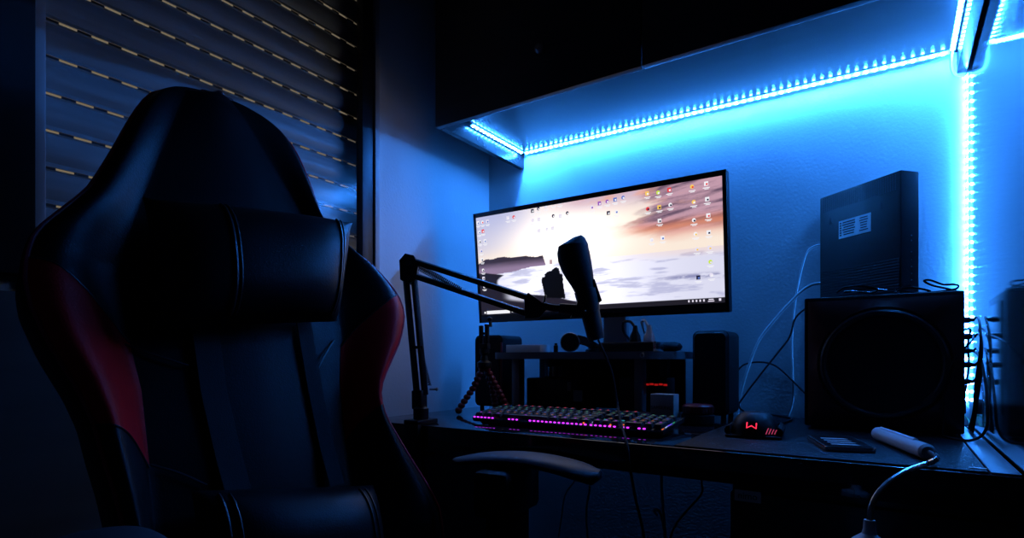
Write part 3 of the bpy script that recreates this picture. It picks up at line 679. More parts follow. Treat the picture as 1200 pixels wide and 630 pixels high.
MB().rings([mring(684.5, 338, 11.8), mring(688, 350, 11.6), mring(693, 372, 11), mring(697, 390, 10.2), mring(699, 398, 9.4)]).build('body', M['black'], mic)
MB().rings([mring(686.0, 340, 13.4), mring(689, 352, 13), mring(690.5, 366, 13)], cap=True).prism([atd(x_, y_, mdist+.004) for x_, y_ in ((671.5, 337.5), (676, 340), (682, 372), (668, 372), (674, 362), (676.5, 350))], FW*-.016).build('holder_cup', M['black'], mic)
MB().prism([atd(x_, y_, mdist-.012) for x_, y_ in ((693.5, 326), (697, 327), (705.5, 352), (703, 354), (698.5, 350))], FW*.012).build('clip_plate', M['black_gloss'], mic)
MB().cyl(atd(655, 361, mdist), atd(682, 364, mdist), .0095, .012).build('swivel_stem', M['black'], mic)
MB().sphere(atd(686, 364, mdist-.022), .0022, seg=8).build('screw', M['steel'], mic)
cab = [atd(701, 398, mdist), atd(709, 415, mdist-.01), atd(718, 440, 1.09), aty(724, 476, 1.0), aty(729, 500, .915), aty(735, 521, .860), aty(738, 545, .852), aty(745, 585, .862), aty(755, 632, .89), aty(762, 720, .95)]
tag(MB().tube(cab, .0022).build('cable', M['black_matt'], origin=cab[4]), 'black microphone cable hanging across the keyboard and over the desk edge', 'cable')
# stem from arm tip to the microphone
MB().tube([tip+ax_*.026, atd(646, 360, 1.11), atd(656, 361, mdist)], .0075).build('tip_stem', M['black'], ba)

# ---------------------------------------------------------------- flexible phone tripod
tc_ = V((-.845, 1.135, .872))
tp = thing('phone_tripod', 'small flexible tripod with red segmented legs and phone clamp beside the keyboard', 'tripod', V((tc_.x, tc_.y, DZ)))
def beads(pts, nm):
    g_ = []; 
    for a, b in zip(pts, pts[1:]):
        for k in range(5): g_.append(V(a).lerp(V(b), k/5))
    g_.append(V(pts[-1]))
    lg = MB(); jt = MB()
    for i, p in enumerate(g_):
        lg.sphere(p, .0092, (1, 1, .85), seg=12)
    lg.build('leg', M['maroon'], tp); e = g_[-1]; MB().sphere(V((e.x, e.y, DZ+.007)), .0085, (1, 1, .8), seg=12).build('foot', M['black'], tp)
beads([tc_, V((-.868, 1.118, .812)), V((-.892, 1.092, DZ+.010))], 'leg')
beads([tc_, V((-.818, 1.150, .815)), V((-.793, 1.165, DZ+.010))], 'leg')
beads([tc_, V((-.842, 1.165, .815)), V((-.848, 1.188, DZ+.010))], 'leg')
MB().lathe(tc_-V((0, 0, .012)), (0, 0, 1), [(.012, 0), (.018, .006), (.018, .016), (.010, .022), (.008, .034), (.012, .040), (.012, .050)]).build('ball_head', M['black'], tp)
clp = MB(); cb0 = tc_+V((0, 0, .036))
clp.box(cb0+V((0, 0, .008)), (.028, .014, .014), None, .002)
for dx in (-.010, .008): clp.bar(cb0+V((dx, 0, .01)), cb0+V((dx, 0, .060)), .007, .010, up=(1, 0, 0), bev=.001)
clp.bar(cb0+V((-.012, 0, .040)), cb0+V((.012, 0, .040)), .008, .006); clp.bar(cb0+V((.004, 0, .061)), cb0+V((.024, -.006, .058)), .008, .005); clp.bar(cb0+V((.023, -.006, .058)), cb0+V((.022, -.006, .070)), .006, .005, up=(1, 0, 0))
clp.build('phone_clamp', M['black'], tp); MB().sphere(cb0+V((.021, -.006, .074)), .0065).build('clamp_knob', M['black'], tp)

# ---------------------------------------------------------------- things on the riser
wc = V((-.652, 1.222, RZ))
wt = thing('smartwatch', 'round black smartwatch standing on the monitor riser', 'watch', wc)
wo = wc+V((0, 0, .0235)); wx = V((.35, -.94, .0)).normalized()
MB().lathe(wo-wx*.006, wx, [(.021, 0), (.0232, .002), (.0232, .010), (.021, .0125)], 36).build('case', M['black'], wt)
MB().torus(wo+wx*.0055, wx, .0222, .0011, 40, 6).build('bezel_ring', M['steel'], wt)
MB().lathe(wo+wx*.0062, wx, [(.0195, 0), (.0195, .0005)], 36).build('dial', M['black_gloss'], wt)
sp = V((.94, .35, 0)); s0 = MB()
for sgn in (1,):
    path = [wo+sp*.018-wx*.002+V((0, 0, .008)), wo+sp*.034-wx*.012+V((0, 0, .004)), wo+sp*.052-wx*.030-V((0, 0, .006)), wo+sp*.068-wx*.040-V((0, 0, .016))]
    s0.rings([[p+V((0, 0, .010)), p+V((0, 0, .010))-wx*.003, p-V((0, 0, min(.012, p.z-RZ-.002)))-wx*.003, p-V((0, 0, min(.012, p.z-RZ-.002)))] for p in path])
s0.build('strap', M['black_matt'], wt)
sb2 = MB(); path = [wo-sp*.018-wx*.002, wo-sp*.024-wx*.012, wo-sp*.020-wx*.026]
sb2.rings([[p+V((0, 0, .011)), p+V((0, 0, .011))-wx*.003, p-V((0, 0, .012))-wx*.003, p-V((0, 0, .012))] for p in path]); sb2.build('strap', M['black_matt'], wt)
wb = MB().box((-.80, 1.265, RZ+.010), (.105, .05, .020), None, .0015)
tag(wb.build('box', M['white'], origin=(-.80, 1.265, RZ)), 'low white box lying on the left end of the riser', 'box')
vb = MB().lathe((-.695, 1.228, RZ), (0, 0, 1), [(.0055, 0), (.0055, .016), (.0035, .018), (.0035, .022)], 14)
tag(vb.build('vial', M['black'], origin=(-.695, 1.228, RZ)), 'tiny black bottle standing between white box and smartwatch', 'bottle')
ps2 = thing('power_strip', 'black power strip with metal end and two plugs on the riser', 'power strip', (-.50, 1.255, RZ))
MB().box((-.515, 1.255, RZ+.011), (.135, .05, .022), None, .004).build('housing', M['black'], ps2)
MB().box((-.4445, 1.255, RZ+.011), (.007, .050, .023), None, .001).build('end_cap', M['steel'], ps2)
MB().tube([(-.582, 1.258, RZ+.010), (-.61, 1.27, RZ+.012), (-.64, 1.30, RZ+.008), (-.66, 1.36, RZ+.005)], .004).build('mains_lead', M['black'], ps2)
def plug(label, m, c, pts, gr):
    t = thing('power_plug', label, 'plug', c, gr); c = V(c)
    MB().rings([rrect(c.x-.012, c.y-.012, c.x+.012, c.y+.012, (.006,)*4, c.z), rrect(c.x-.0105, c.y-.0105, c.x+.0105, c.y+.0105, (.006,)*4, c.z+.014), rrect(c.x-.0055, c.y-.0055, c.x+.0055, c.y+.0055, (.003,)*4, c.z+.026), rrect(c.x-.004, c.y-.004, c.x+.004, c.y+.004, (.002,)*4, c.z+.038)]).build('plug_body', m, t)
    MB().tube([c+V((0, 0, .034))]+[V(p) for p in pts], .0032).build('lead', m, t)
plug('black mains plug in the power strip on the riser', M['black'], (-.498, 1.25, RZ+.022), [(-.500, 1.25, RZ+.058), (-.512, 1.254, RZ+.070), (-.532, 1.262, RZ+.068), (-.545, 1.30, RZ+.045), (-.55, 1.38, RZ+.02)], 'mains plugs')
plug('white mains plug in the power strip on the riser', M['white'], (-.466, 1.255, RZ+.022), [(-.470, 1.255, RZ+.060), (-.480, 1.26, RZ+.072), (-.492, 1.275, RZ+.068), (-.500, 1.32, RZ+.045), (-.51, 1.39, RZ+.02)], 'mains plugs')
gc = MB(); 
gc.rings([[V((x, 1.33+dy*s_, RZ+.012+dz*s_)) for dy, dz in [(.024*math.cos(t*PI/8), .012*math.sin(t*PI/8)) for t in range(16)]] for x, s_ in ((-.505, .3), (-.50, .7), (-.485, .97), (-.455, 1), (-.432, .97), (-.420, .7), (-.416, .3))])
tag(gc.build('glasses_case', M['black_matt'], origin=(-.46, 1.33, RZ)), 'dark rounded case lying at the right end of the riser', 'case')

# ---------------------------------------------------------------- things under the riser and behind the keyboard
ub = thing('storage_box', 'dark box with small stickers in the shade under the riser', 'box', (-.73, 1.32, DZ))
MB().box((-.73, 1.32, DZ+.043), (.15, .11, .086), None, .004).build('carton', M['black'], ub)
MB().mm((-.665, 1.262, DZ+.030), (-.640, 1.2655, DZ+.058)).build('sticker', M['grey'], ub, smooth=0)
MB().mm((-.682, 1.262, DZ+.055), (-.672, 1.2655, DZ+.078)).build('sticker', M['grey'], ub, smooth=0)
cp = MB().lathe((-.725, 1.31, DZ+.086), (0, 0, 1), [(.030, 0), (.034, .004), (.034, .03), (.030, .034)], 28)
tag(cp.build('tin', M['black_gloss'], origin=(-.725, 1.31, DZ+.086)), 'round dark tin resting on the box under the riser', 'tin')
hb = thing('card_hub', 'small black box with a dim red light bar under the riser', 'hub', (-.50, 1.33, DZ))
MB().box((-.50, 1.33, DZ+.046), (.12, .06, .092), None, .004).build('casing', M['black'], hb)
for k in range(5): MB().box((-.488+.011*k, 1.2995, DZ+.075+.001*(k % 2)), (.009, .001, .0045)).build('light_bar', M['reddim'], hb, smooth=0)
nb = MB().box((-.50, 1.145, DZ+.011), (.16, .07, .022), None, .003)
tag(nb.build('notebook', M['navy'], origin=(-.50, 1.145, DZ)), 'dark closed notebook lying behind the right half of the keyboard', 'notebook')
bx = thing('gadget_box', 'small pale carton with black lettering behind the number pad', 'box', (-.4, 1.15, DZ))
brt = Matrix.Rotation(R(-6), 3, 'Z')
MB().box((-.403, 1.205-.03, DZ+.031), (.050, .034, .062), None, .001).build('carton', M['card'], bx)
text('SAMSUNG', .0098, M['ink'], bx, (-.4038, 1.1562, DZ+.034), (1, 0, 0), (0, 0, 1))
pk = thing('tub', 'low black tub with a dark red ridged lid right of the keyboard', 'tub', (-.346, 1.205, DM))
pc = V((-.341, 1.200, DZ if True else DM))
MB().lathe(pc, (0, 0, 1), [(.030, 0), (.033, .003), (.033, .020), (.029, .022)], 36).build('cup', M['black'], pk)
MB().lathe(pc, (0, 0, 1), [(.029, .022), (.031, .024), (.031, .038), (.028, .041), (.012, .042), (.001, .042)], 36).build('lid', M['maroon'], pk)
gr = MB()
for k in range(24): t = k*PI/12; gr.box(pc+V((.031*math.cos(t), .031*math.sin(t), .031)), (.003, .003, .011), Matrix.Rotation(t, 3, 'Z'))
gr.build('lid_ridges', M['maroon'], pk)

# ---------------------------------------------------------------- smartphone and USB lamp
ph = thing('smartphone', 'dark smartphone with pale rim lying on the desk mat', 'phone', (-.072, 1.006, DM))
pa = math.atan2(-.133, .041)+PI/2; prt = Matrix.Rotation(pa, 3, 'Z'); pc = V((-.072, 1.006, DM))
def phr(w, h, z, r): return [pc+prt @ V((p.x, p.y, 0))+V((0, 0, z)) for p in rrect(-w, -h, w, h, (r,)*4, 0, 5)]
MB().rings([phr(.0325, .0655, .0005, .007), phr(.033, .066, .002, .007), phr(.033, .066, .0065, .007), phr(.0325, .0655, .0075, .007)]).build('body', M['steel'], ph)
MB().rings([phr(.0300, .063, .0074, .005), phr(.0300, .063, .0078, .005)]).build('screen', mat('phone_glass', (.03, .035, .04), .08), ph)
dc = MB()
for k in range(4): dc.add([pc+prt @ V((x, -.045+k*.022+dy, .0081)) for x, dy in ((-.020, 0), (.018, 0), (.012, .008), (-.020, .008))], [(0, 1, 2, 3)])
dc.build('screen_pattern', M['paper'], ph, smooth=0)
ul = thing('usb_lamp', 'white stick USB lamp on a silver gooseneck lying over the desk edge', 'lamp', (.0, 1.06, DM))
l0 = atz(1030, 508, DM+.011); l1 = atz(1086, 529, DM+.011)
ld_ = (l1-l0).normalized()
MB().tube([l0-ld_*.0045, l0-ld_*.003, l0, l0.lerp(l1, .5), l1, l1+ld_*.004], lambda t: .0105 if .08 < t < .95 else .0075, 16, 1).build('lamp_tube', M['white'], ul)
MB().tube([l0.lerp(l1, .06)+V((0, 0, .0095)), l0.lerp(l1, .5)+V((0, 0, .0095)), l0.lerp(l1, .8)+V((0, 0, .0095))], .0035, 8, 1).build('diffuser', M['paper'], ul)
gn = [l1, l1+ld_*.012, atz(1098, 537, DM+.012), atd(1086, 543, .700), atd(1066, 550, .69), atd(1045, 562, .68), atd(1029, 578, .672), atd(1021, 595, .667), atd(1019, 613, .665)]
MB().tube(gn, .0034, 10).build('gooseneck', M['steel'], ul)
g0 = gn[-1]; gd = V((-.02, -.03, -1)).normalized()
MB().lathe(g0-gd*.004, gd, [(.006, 0), (.0065, .010), (.008, .016), (.018, .024), (.0185, .034), (.0175, .050), (.008, .053), (.008, .062)], 20).build('plug_shell', M['white'], ul)

# ---------------------------------------------------------------- cables
def under(pts): p = V(pts[0]); p.z = DZ-.047; return [p]+pts
def cable(label, pts, r, m, gr=None):
    if gr == 'cables under the desk' and 'hooked' not in label: pts = under(pts)
    mb = MB().tube(pts, r); return tag(mb.build('cable', m, origin=pts[-1]), label, 'cable', gr)
wcab = mat('white_cable', (.5, .5, .5), .45, bump=('n', 200, .05, .001)); bcab = M['black']
Y1, Y2 = YB-.010, YB-.02
def py(lst, y=Y1): return [aty(u_, v_, y) for u_, v_ in lst]
G = 'cables on the wall by the router'
cable('thin white cable dropping straight from the router side to the desk', py([(966, 287), (955, 288), (945, 297), (937, 325), (931, 360), (928, 400), (929, 440), (929, 470), (924, 487)]), .0022, wcab, G)
cable('thick white cable sweeping from the router base down to the desk behind the mouse', py([(966, 331), (950, 334), (935, 345), (910, 372), (890, 398), (877, 430), (868, 462), (864, 488)], Y2), .0032, wcab, G)
cable('black cable leaving the subwoofer top left corner and curling down to the mouse', py([(946, 360), (938, 366), (931, 375), (925, 395), (910, 415), (890, 440), (872, 464), (866, 476), (880, 486), (893, 489)], YB-.03), .0022, bcab, G)
cable('black cable arching over the wall between speaker and subwoofer', py([(862, 437), (872, 427), (890, 424), (908, 428), (925, 442), (945, 462)], YB-.012), .0022, bcab, G)
cable('dark cable lying along the desk back edge behind the mouse', [V((-.255, 1.455, DM+.003)), V((-.20, 1.40, DM+.003)), V((-.185, 1.33, DM+.003)), V((-.20, 1.22, DM+.003)), V((-.21, 1.133, DM+.012))], .0022, bcab, G)
# under the desk
U_ = 'cables under the desk'
cable('pale cable hanging under the desk directly right of the chair armrest', [aty(688, 545, 1.30), aty(691, 570, 1.30), aty(687, 600, 1.30), aty(689, 640, 1.30), aty(688, 700, 1.30)], .0028, wcab, U_)
cable('faint cable curving away to the left under the desk beside the armrest', [aty(684, 545, 1.38), aty(672, 565, 1.38), aty(662, 580, 1.38), aty(658, 605, 1.38), aty(650, 660, 1.38)], .002, wcab, U_)
cable('pale cable hanging straight under the desk left of the drawer unit', [aty(775, 552, 1.25), aty(776, 580, 1.25), aty(778, 610, 1.25), aty(781, 650, 1.25), aty(782, 720, 1.25)], .0034, wcab, U_)
cable('short pale hooked cable end beside the straight cable under the desk', [aty(778, 620, 1.24), aty(775, 606, 1.24), aty(772, 598, 1.24), aty(767, 598, 1.24), aty(770, 604, 1.24)], .0024, wcab, U_)
cable('black cable crossing the dim wall under the desk near the drawers', [aty(822, 560, 1.40), aty(822, 578, 1.40), aty(805, 598, 1.40), aty(790, 618, 1.40), aty(780, 650, 1.40)], .0025, bcab, U_)
# behind and beside the subwoofer
S_ = 'black leads between subwoofer and wardrobe'
for k, (yy, zz) in enumerate([(1.30, .955), (1.275, .925), (1.30, .90), (1.275, .875), (1.31, .845)]):
    t = thing('audio_plug', ['topmost', 'second', 'third', 'fourth', 'lowest'][k]+' black audio plug in the column on the subwoofer side', 'plug', (SX1+.002, yy, zz), 'audio plugs in the subwoofer side')
    MB().lathe((SX1+.001, yy, zz), (1, 0, 0), [(.0055, 0), (.0055, .010), (.004, .013), (.0025, .019)], 14).build('plug_body', M['black'], t)
    dz = -.05-.02*k
    MB().tube([(SX1+.018, yy, zz), (SX1+.0225, yy-.012, zz+.004), (SX1+.0225, yy-.05, zz-.012), (SX1+.021, yy-.075+.02*k, zz-.05), (SX1+.018, yy-.04+.02*k, max(zz-.11, DM+.012)), (SX1+.014, 1.26+.03*k, DM+.006)], .0019).build('lead', M['black'], t)
cable('black lead looping out at the right of the subwoofer front onto the mat', [V((SX1+.020, 1.30, .90)), V((SX1+.022, 1.22, .88)), V((SX1+.023, 1.16, .82)), V((SX1+.020, 1.15, .775)), V((SX1+.002, 1.165, DM+.003)), V((SX1-.03, 1.205, DM+.003))], .0021, bcab, S_)
cable('thin black lead arching across the right edge of the subwoofer front', [V((SX1+.018, 1.30, .93)), V((SX1+.008, 1.21, .915)), V((SX1-.015, 1.203, .885)), V((SX1-.028, 1.203, .84)), V((SX1-.03, 1.205, DM+.004))], .0016, bcab, S_)
cable('black lead with a bent top standing in front of the vertical LED strip', [V((SX1+.004, 1.44, .93)), V((SX1+.014, 1.40, .942)), V((SX1+.021, 1.38, .94)), V((SX1+.017, 1.38, .915)), V((SX1+.019, 1.39, .87)), V((SX1+.012, 1.40, .80)), V((SX1+.012, 1.41, DM+.004))], .0021, bcab, S_)

# ---------------------------------------------------------------- gaming chair
aa = R(7.4)
cS = V((math.sin(aa), math.cos(aa), 0)); cF = V((math.cos(aa), -math.sin(aa), 0)); rec = R(12)
cT = -cF*math.sin(rec)+V((0, 0, math.cos(rec))); cN = cF*math.cos(rec)+V((0, 0, math.sin(rec)))
cO = V((-.777, .489, .886))
def bp(s_, t, n=0): return cO+cS*s_+cT*t+cN*n
ch = thing('gaming_chair', 'large black gaming chair with red side wings in the left foreground', 'chair', (-.56, .46, 0))
tl = [-.42, -.30, -.213, -.168, -.123, -.08, -.037, .01, .056, .085, .11, .135, .152, .18, .216, .25, .287, .32, .353, .378, .397, .408, .416, .421]
sl_ = [-.186, -.188, -.191, -.197, -.206, -.213, -.227, -.248, -.263, -.266, -.263, -.257, -.249, -.226, -.197, -.180, -.163, -.149, -.134, -.120, -.106, -.090, -.072, -.045]
tr2 = [-.42, -.31, -.268, -.221, -.17, -.106, -.071, -.043, -.014, .025, .064, .09, .111, .14, .166, .186, .21, .236, .26, .29, .326, .352, .375, .392, .406, .415, .421]
sr_ = [.245, .255, .257, .237, .210, .180, .175, .186, .207, .235, .252, .254, .250, .232, .208, .178, .146, .128, .123, .118, .111, .104, .094, .080, .060, .036, .006]
def smooth_interp(ts, ss_):
    tt = np.linspace(ts[0], ts[-1], 600); v = np.interp(tt, ts, ss_); k = np.ones(13)/13
    vp = np.pad(v, 6, mode='edge'); v2 = np.convolve(vp, k, 'valid'); w = np.clip((ts[-1]-tt)/.03, 0, 1); v2 = v2*w+v*(1-w)
    return lambda t: float(np.interp(t, tt, v2))
eL = smooth_interp(tl, sl_); eR = smooth_interp(tr2, sr_)
def hb_(t): return float(np.interp(t, [-.42, -.2, -.05, .08, .15, .22, .3, .41], [.075, .062, .052, .046, .034, .022, .014, .0]))
def wid(t, side):
    e = eL(t) if side < 0 else eR(t)
    base = float(np.interp(t, [-.42, -.13, -.04, .03, .12, .2, .3, .421], [.13, .138, .141, .152, .155, .13, .085, .03]))
    c0 = -.012 if t < .2 else float(np.interp(t, [.2, .41], [-.012, -.032]))
    inner = c0+side*base
    if side < 0: inner = max(inner, e+.018)
    else: inner = min(inner, e-.018)
    return inner, e
NT = 300; ts = list(np.linspace(-.42, .421, NT)); NC, NWg = 26, 26
def rowpts(t):
    iL, oL = wid(t, -1); iR, oR = wid(t, 1); h = hb_(t); out = []
    rnd = .010*float(np.clip((t-.38)/.041, 0, 1))**2
    for k in range(NWg):                                        # left wing outer -> inner
        x = 1-k/NWg; s_ = iL+(oL-iL)*x; n = h*math.sin(min(1, x*1.25)*PI/2)**1.6-.016*max(0, (x-.72)/.28)**2
        out.append((s_, n-rnd, x))
    for k in range(NC+1):
        f = k/NC; s_ = iL+(iR-iL)*f; n = .010*math.sin(PI*f); out.append((s_, n-rnd, 0))
    for k in range(1, NWg+1):
        x = k/NWg; s_ = iR+(oR-iR)*x; n = h*math.sin(min(1, x*1.25)*PI/2)**1.6-.016*max(0, (x-.72)/.28)**2
        out.append((s_, n-rnd, x))
    return out
grid = [rowpts(t) for t in ts]; NCOL = len(grid[0])
main, redL, redR = MB(), MB(), MB()
vidx = [[bp(p[0], t, p[1]) for p in row] for t, row in zip(ts, grid)]
main.v = [p for row in vidx for p in row]
redf = {-1: [], 1: []}
def wing_lo(x): return -.138+.053*(1-(1-x)**2)
def wing_hi(x): return .020+.090*(1-(1-x)**1.6)
for j in range(NT-1):
    t = (ts[j]+ts[j+1])/2
    for i in range(NCOL-1):
        f = (j*NCOL+i, j*NCOL+i+1, (j+1)*NCOL+i+1, (j+1)*NCOL+i)
        side = -1 if i < NWg else (1 if i >= NWg+NC else 0)
        if side:
            x = (grid[j][i][2]+grid[j][i+1][2])/2
            if wing_lo(x) < t < wing_hi(x): redf[side].append(f); continue
        main.f.append(f)
# shell behind the rim
loopL = [bp(grid[j][0][0], ts[j], grid[j][0][1]) for j in range(NT)]; loopR = [bp(grid[j][-1][0], ts[j], grid[j][-1][1]) for j in range(NT)]
topl = [vidx[-1][i] for i in range(NCOL)]
rim = loopL+topl[1:-1]+loopR[::-1]
cen = bp(-.0, .0, 0)
def back(p, n, k):
    q_ = p-cO; s_, t = q_.dot(cS), q_.dot(cT); return bp(s_*k+(-.01)*(1-k), t*k+(-.05)*(1-k), n)
nr = len(rim); sh_ = [rim, [p-cN*.012+((p-cO)-cN*(p-cO).dot(cN)).normalized()*.004 for p in rim], [back(p, -.045, .995) for p in rim], [back(p, -.072, .965) for p in rim], [back(p, -.085, .90) for p in rim]]
o_ = len(main.v)
for r_ in sh_: main.v += r_
for k in range(4):
    for i in range(nr-1): main.f.append((o_+k*nr+i, o_+k*nr+i+1, o_+(k+1)*nr+i+1, o_+(k+1)*nr+i))
main.f.append(tuple(o_+4*nr+i for i in range(nr)))
main.build('backrest', M['leather'], ch, smooth=50)
for side, fl in redf.items():
    used = sorted({i for f in fl for i in f}); mp2 = {i: k for k, i in enumerate(used)}; mb = MB()
    mb.v = [main.v[i]+cN*.0012 for i in used]; mb.f = [tuple(mp2[i] for i in f) for f in fl]
    o = mb.build('side_wing', M['red'], ch, smooth=60); o['label'] = 'dark red leather wing panel'
    # stitched seam along the wing's boundary with the black leather
    xs_ = [k/20 for k in range(21)]
    for fn in (wing_lo, wing_hi):
        pts = []
        for x in xs_:
            t = fn(x); i_, e_ = wid(t, side); n = hb_(t)*math.sin(min(1, x*1.25)*PI/2)**1.6-.016*max(0, (x-.72)/.28)**2
            pts.append(bp(i_+(e_-i_)*x, t, n+.001))
        MB().tube(pts, .0012, 6, 1).build('seam', M['leather_plain'], o)
for lp in (loopL, loopR):
    MB().tube([p+cN*.001 for p in lp[::6]]+[lp[-1]], .0029, 8, 1).build('piping', M['piping'], ch)
MB().tube([p for p in topl[::6]]+[topl[-1]], .0024, 8, 1).build('piping', mat('dark_piping', (.08, .008, .012), .5), ch)
for pts in ([(-.168, .018, .002), (-.14, .004, .008), (-.10, -.012, .012)], [(.125, .030, .004), (.108, .012, .009), (.085, -.02, .012), (.072, -.05, .012), (.070, -.12, .012)], [(-.15, -.135, .006), (-.12, -.15, .010), (-.09, -.17, .012)]):
    MB().tube([bp(*p) for p in pts], .0016, 6).build('seam', M['leather_plain'], ch)
def cushion(s0, s1, t0, t1, n0, th, pinch, skew=0, flare=0, name='pillow', m='leather', nu=44, nv=24, corner=.0):
    front, backp = [], []
    for j in range(nv+1):
        for i in range(nu+1):
            a, b = -1+2*i/nu, -1+2*j/nv
            ed = (1-abs(a)**3.0)**.5*(1-abs(b)**2.4)**.5
            aa_ = a*(1-pinch*(1-b*b)*.5*abs(a)**3); bb = b*(1-pinch*(1-abs(a)**2)*.35*abs(b))
            s_ = (s0+s1)/2+aa_*(s1-s0)/2; t = (t0+t1)/2+bb*(t1-t0)/2+skew*a; s_ += flare*b*max(0, a)**2
            front.append(bp(s_, t, n0+th*ed)); backp.append(bp(s_, t, n0-th*.35*ed))
    mb = MB(); n = nu+1; o2 = len(front); fs = []
    for j in range(nv):
        for i in range(nu):
            f = (j*n+i, j*n+i+1, (j+1)*n+i+1, (j+1)*n+i); fs.append(f); fs.append(tuple(o2+k for k in reversed(f)))
    for i in range(nu):
        fs.append((i, o2+i, o2+i+1, i+1)); k = nv*n+i; fs.append((k, k+1, o2+k+1, o2+k))
    for j in range(nv):
        a, b = j*n, (j+1)*n; fs.append((a, b, o2+b, o2+a)); a += nu; b += nu; fs.append((a, o2+a, o2+b, b))
    mb.add(front+backp, fs)
    surf = lambda a, b: front[int(round((b+1)/2*nv))*n+int(round((a+1)/2*nu))]
    return mb, surf
hp_, sf = cushion(-.150, .134, .038, .212, .045, .062, .10, .012, .026)
hp = hp_.build('headrest_pillow', M['leather'], ch, smooth=50)
for a in (-.42, .76):
    MB().tube([sf(a, b)+cN*.0012 for b in np.linspace(-.95, .95, 18)], .0022, 6, 1).build('seam', M['leather_plain'], hp)
    MB().tube([sf(a+.045, b)+cN*.0010 for b in np.linspace(-.95, .95, 18)], .0016, 6, 1).build('seam', M['leather_plain'], hp)
lp_, sf2 = cushion(-.118, .142, -.335, -.192, .040, .062, .04, -.018)
lpl = lp_.build('lumbar_pillow', M['leather'], ch, smooth=50)
for a in (-.80, .70):
    MB().tube([sf2(a, b)+cN*.0012 for b in np.linspace(-.95, .95, 18)], .0020, 6, 1).build('seam', M['leather_plain'], lpl)
    MB().tube([sf2(a+.06, b)+cN*.0010 for b in np.linspace(-.95, .95, 18)], .0015, 6, 1).build('seam', M['leather_plain'], lpl)
def strap(pts, w):
    mb = MB(); rr = []
    for s_, t, n in pts: rr.append([bp(s_-w/2, t, n), bp(s_-w/2, t, n+.003), bp(s_+w/2, t, n+.003), bp(s_+w/2, t, n)])
    mb.rings(rr); mb.build('strap', M['webbing'], ch)
strap([(-.078, .06, .014), (-.072, -.05, .013), (-.060, -.14, .013), (-.052, -.20, .02)], .034)
strap([(.068, .06, .014), (.076, -.05, .012), (.085, -.14, .012), (.090, -.20, .02)], .024)
# seat, armrests, base
sc0 = bp(0, -.42, 0); sc0.z = 0
def cp_(f, s_, z): return V((sc0.x, sc0.y, 0))+cF*f+cS*s_+V((0, 0, z))
seat = MB(); rws = []
for f in np.linspace(-.06, .50, 16):
    w = .24+.02*math.sin(PI*(f+.06)/.56); dr = .03*max(0, (f-.40)/.1)**2; ring = []
    for s_, z in ((-w, .40), (-w-.01, .455), (-w+.01, .505), (-w+.05, .515), (-w+.10, .485), (0, .478), (w-.10, .485), (w-.05, .515), (w-.01, .505), (w+.01, .455), (w, .40)):
        ring.append(cp_(f, s_, z-dr))
    rws.append(ring)
seat.rings(rws); seat.build('seat', M['leather'], ch, smooth=50)
def armrest(c, yaw_f, side):
    c = V(c); a = V(yaw_f).normalized(); s_ = V((-a.y, a.x, 0)); rr = []
    for x in np.linspace(-.132, .132, 22):
        q_ = abs(x)/.132; dz = -.018*(x/.132)**2+.002; w = .040*(1-.65*max(0, q_-.75)/.25*q_); h = .012 if q_ < .97 else .006
        h2 = h*(.55+.45*(x+.132)/.264)
        rr.append([c+a*x+s_*(w*math.cos(t)*1.0 if abs(math.cos(t)) > .3 else w*math.cos(t))+V((0, 0, dz-h2+h2*math.sin(t)*(1 if math.sin(t) > 0 else 1.3))) for t in np.linspace(0, 2*PI, 17)[:-1]])
    par_ = MB().bar(c+a*-.03-V((0, 0, .27)), c+a*-.03-V((0, 0, .03)), .05, .075, up=s_, bev=.008).build('armrest', M['black_matt'], ch)
    MB().rings(rr).build('arm_pad', mat('arm_pad', (.05, .05, .055), .5, bump=('n', 300, .1, .001)), par_, smooth=60)
    MB().bar(c+a*-.03-V((0, 0, .10)), c+a*-.03-V((0, 0, .022)), .066, .13, up=s_, bev=.012).build('arm_bracket', M['black'], par_)
    MB().tube([c+a*-.03-V((0, 0, .26)), c+a*-.03-V((0, 0, .30)), V((c.x-.0, c.y, .40))-s_*side*.08, V((c.x, c.y, .395))-s_*side*.16], .02, 10, 4).build('arm_bracket', M['black_matt'], par_)
armrest((-.512, .797, .7285), (.99, .123, 0), 1)
armrest((-.575, .228, .722), (cF.x, cF.y, 0), -1)
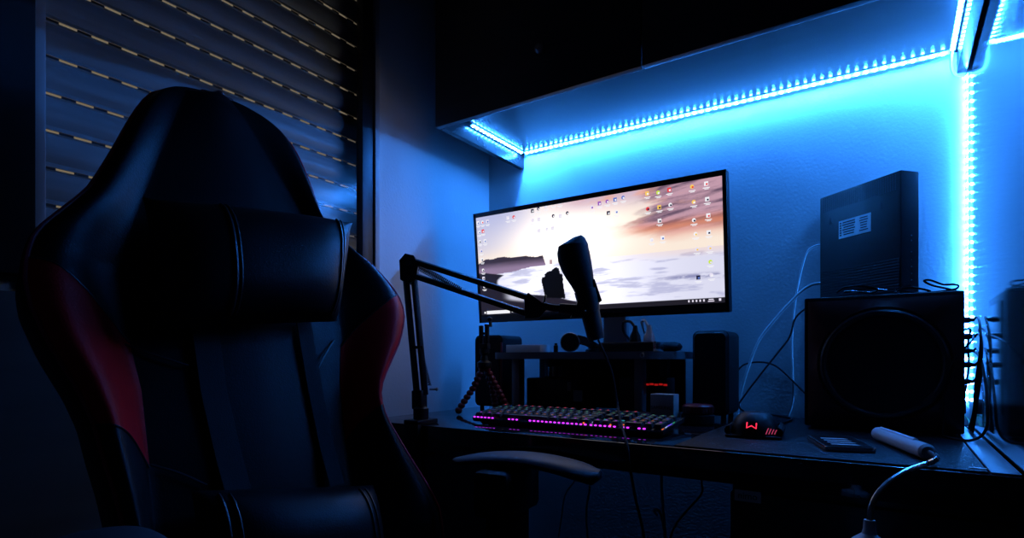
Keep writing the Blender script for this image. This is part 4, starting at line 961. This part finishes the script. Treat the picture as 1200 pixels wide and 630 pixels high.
bc = cp_(.22, 0, 0)
MB().cyl(bc+V((0, 0, .09)), bc+V((0, 0, .25)), .028).cyl(bc+V((0, 0, .25)), bc+V((0, 0, .38)), .02).build('gas_lift', M['black'], ch)
MB().box(bc+V((0, 0, .385)), (.22, .18, .03), Matrix.Rotation(-aa, 3, 'Z'), .006).build('tilt_plate', M['black'], ch)
for k in range(5):
    t = R(72*k+20); d = V((math.cos(t), math.sin(t), 0))
    lg = MB().rings([[bc+d*.03+V((-d.y*.03*x, d.x*.03*x, .10+.025*z)) for x, z in ((-1, -1), (1, -1), (1, 1), (-1, 1))], [bc+d*.28+V((-d.y*.018*x, d.x*.018*x, .085+.014*z)) for x, z in ((-1, -1), (1, -1), (1, 1), (-1, 1))]]).build('leg', M['black'], ch)
    w0 = bc+d*.275; MB().cyl(w0+V((-d.y*.022, d.x*.022, .03)), w0+V((-d.y*.006, d.x*.006, .03)), .03).cyl(w0+V((d.y*.022, -d.x*.022, .03)), w0+V((d.y*.006, -d.x*.006, .03)), .03).cyl(w0+V((0, 0, .03)), w0+V((0, 0, .075)), .008).build('caster', M['black_matt'], lg)
MB().bar(bp(0, -.38, -.07), cp_(.06, 0, .40), .12, .012, up=cS, bev=.003).build('back_bracket', M['black'], ch)

# ---------------------------------------------------------------- dark cupboard at the far left
cu = thing('hanging_cupboard', 'black hanging cupboard at the left edge beside the window frame', 'cupboard', (XL+.04, .08, 1.0))
MB().mm((XL+.001, -.20, 1.0), (XL+.075, .292, 2.25), .002).build('carcass', M['black_matt'], cu)
MB().mm((XL+.075, -.20, 1.002), (XL+.085, .292, 2.248), .002).build('door', M['black_matt'], cu)

# ---------------------------------------------------------------- outdoor glow seen through the shutter slots
wo_ = bpy.data.worlds.new('night_street'); sc.world = wo_; wo_.use_nodes = True; nt = wo_.node_tree
bg = nt.nodes['Background']; bg.inputs['Color'].default_value = (1.0, .76, .50, 1); bg.inputs['Strength'].default_value = .20

for o in bpy.data.objects:
    if '_w' in o: del o['_w']
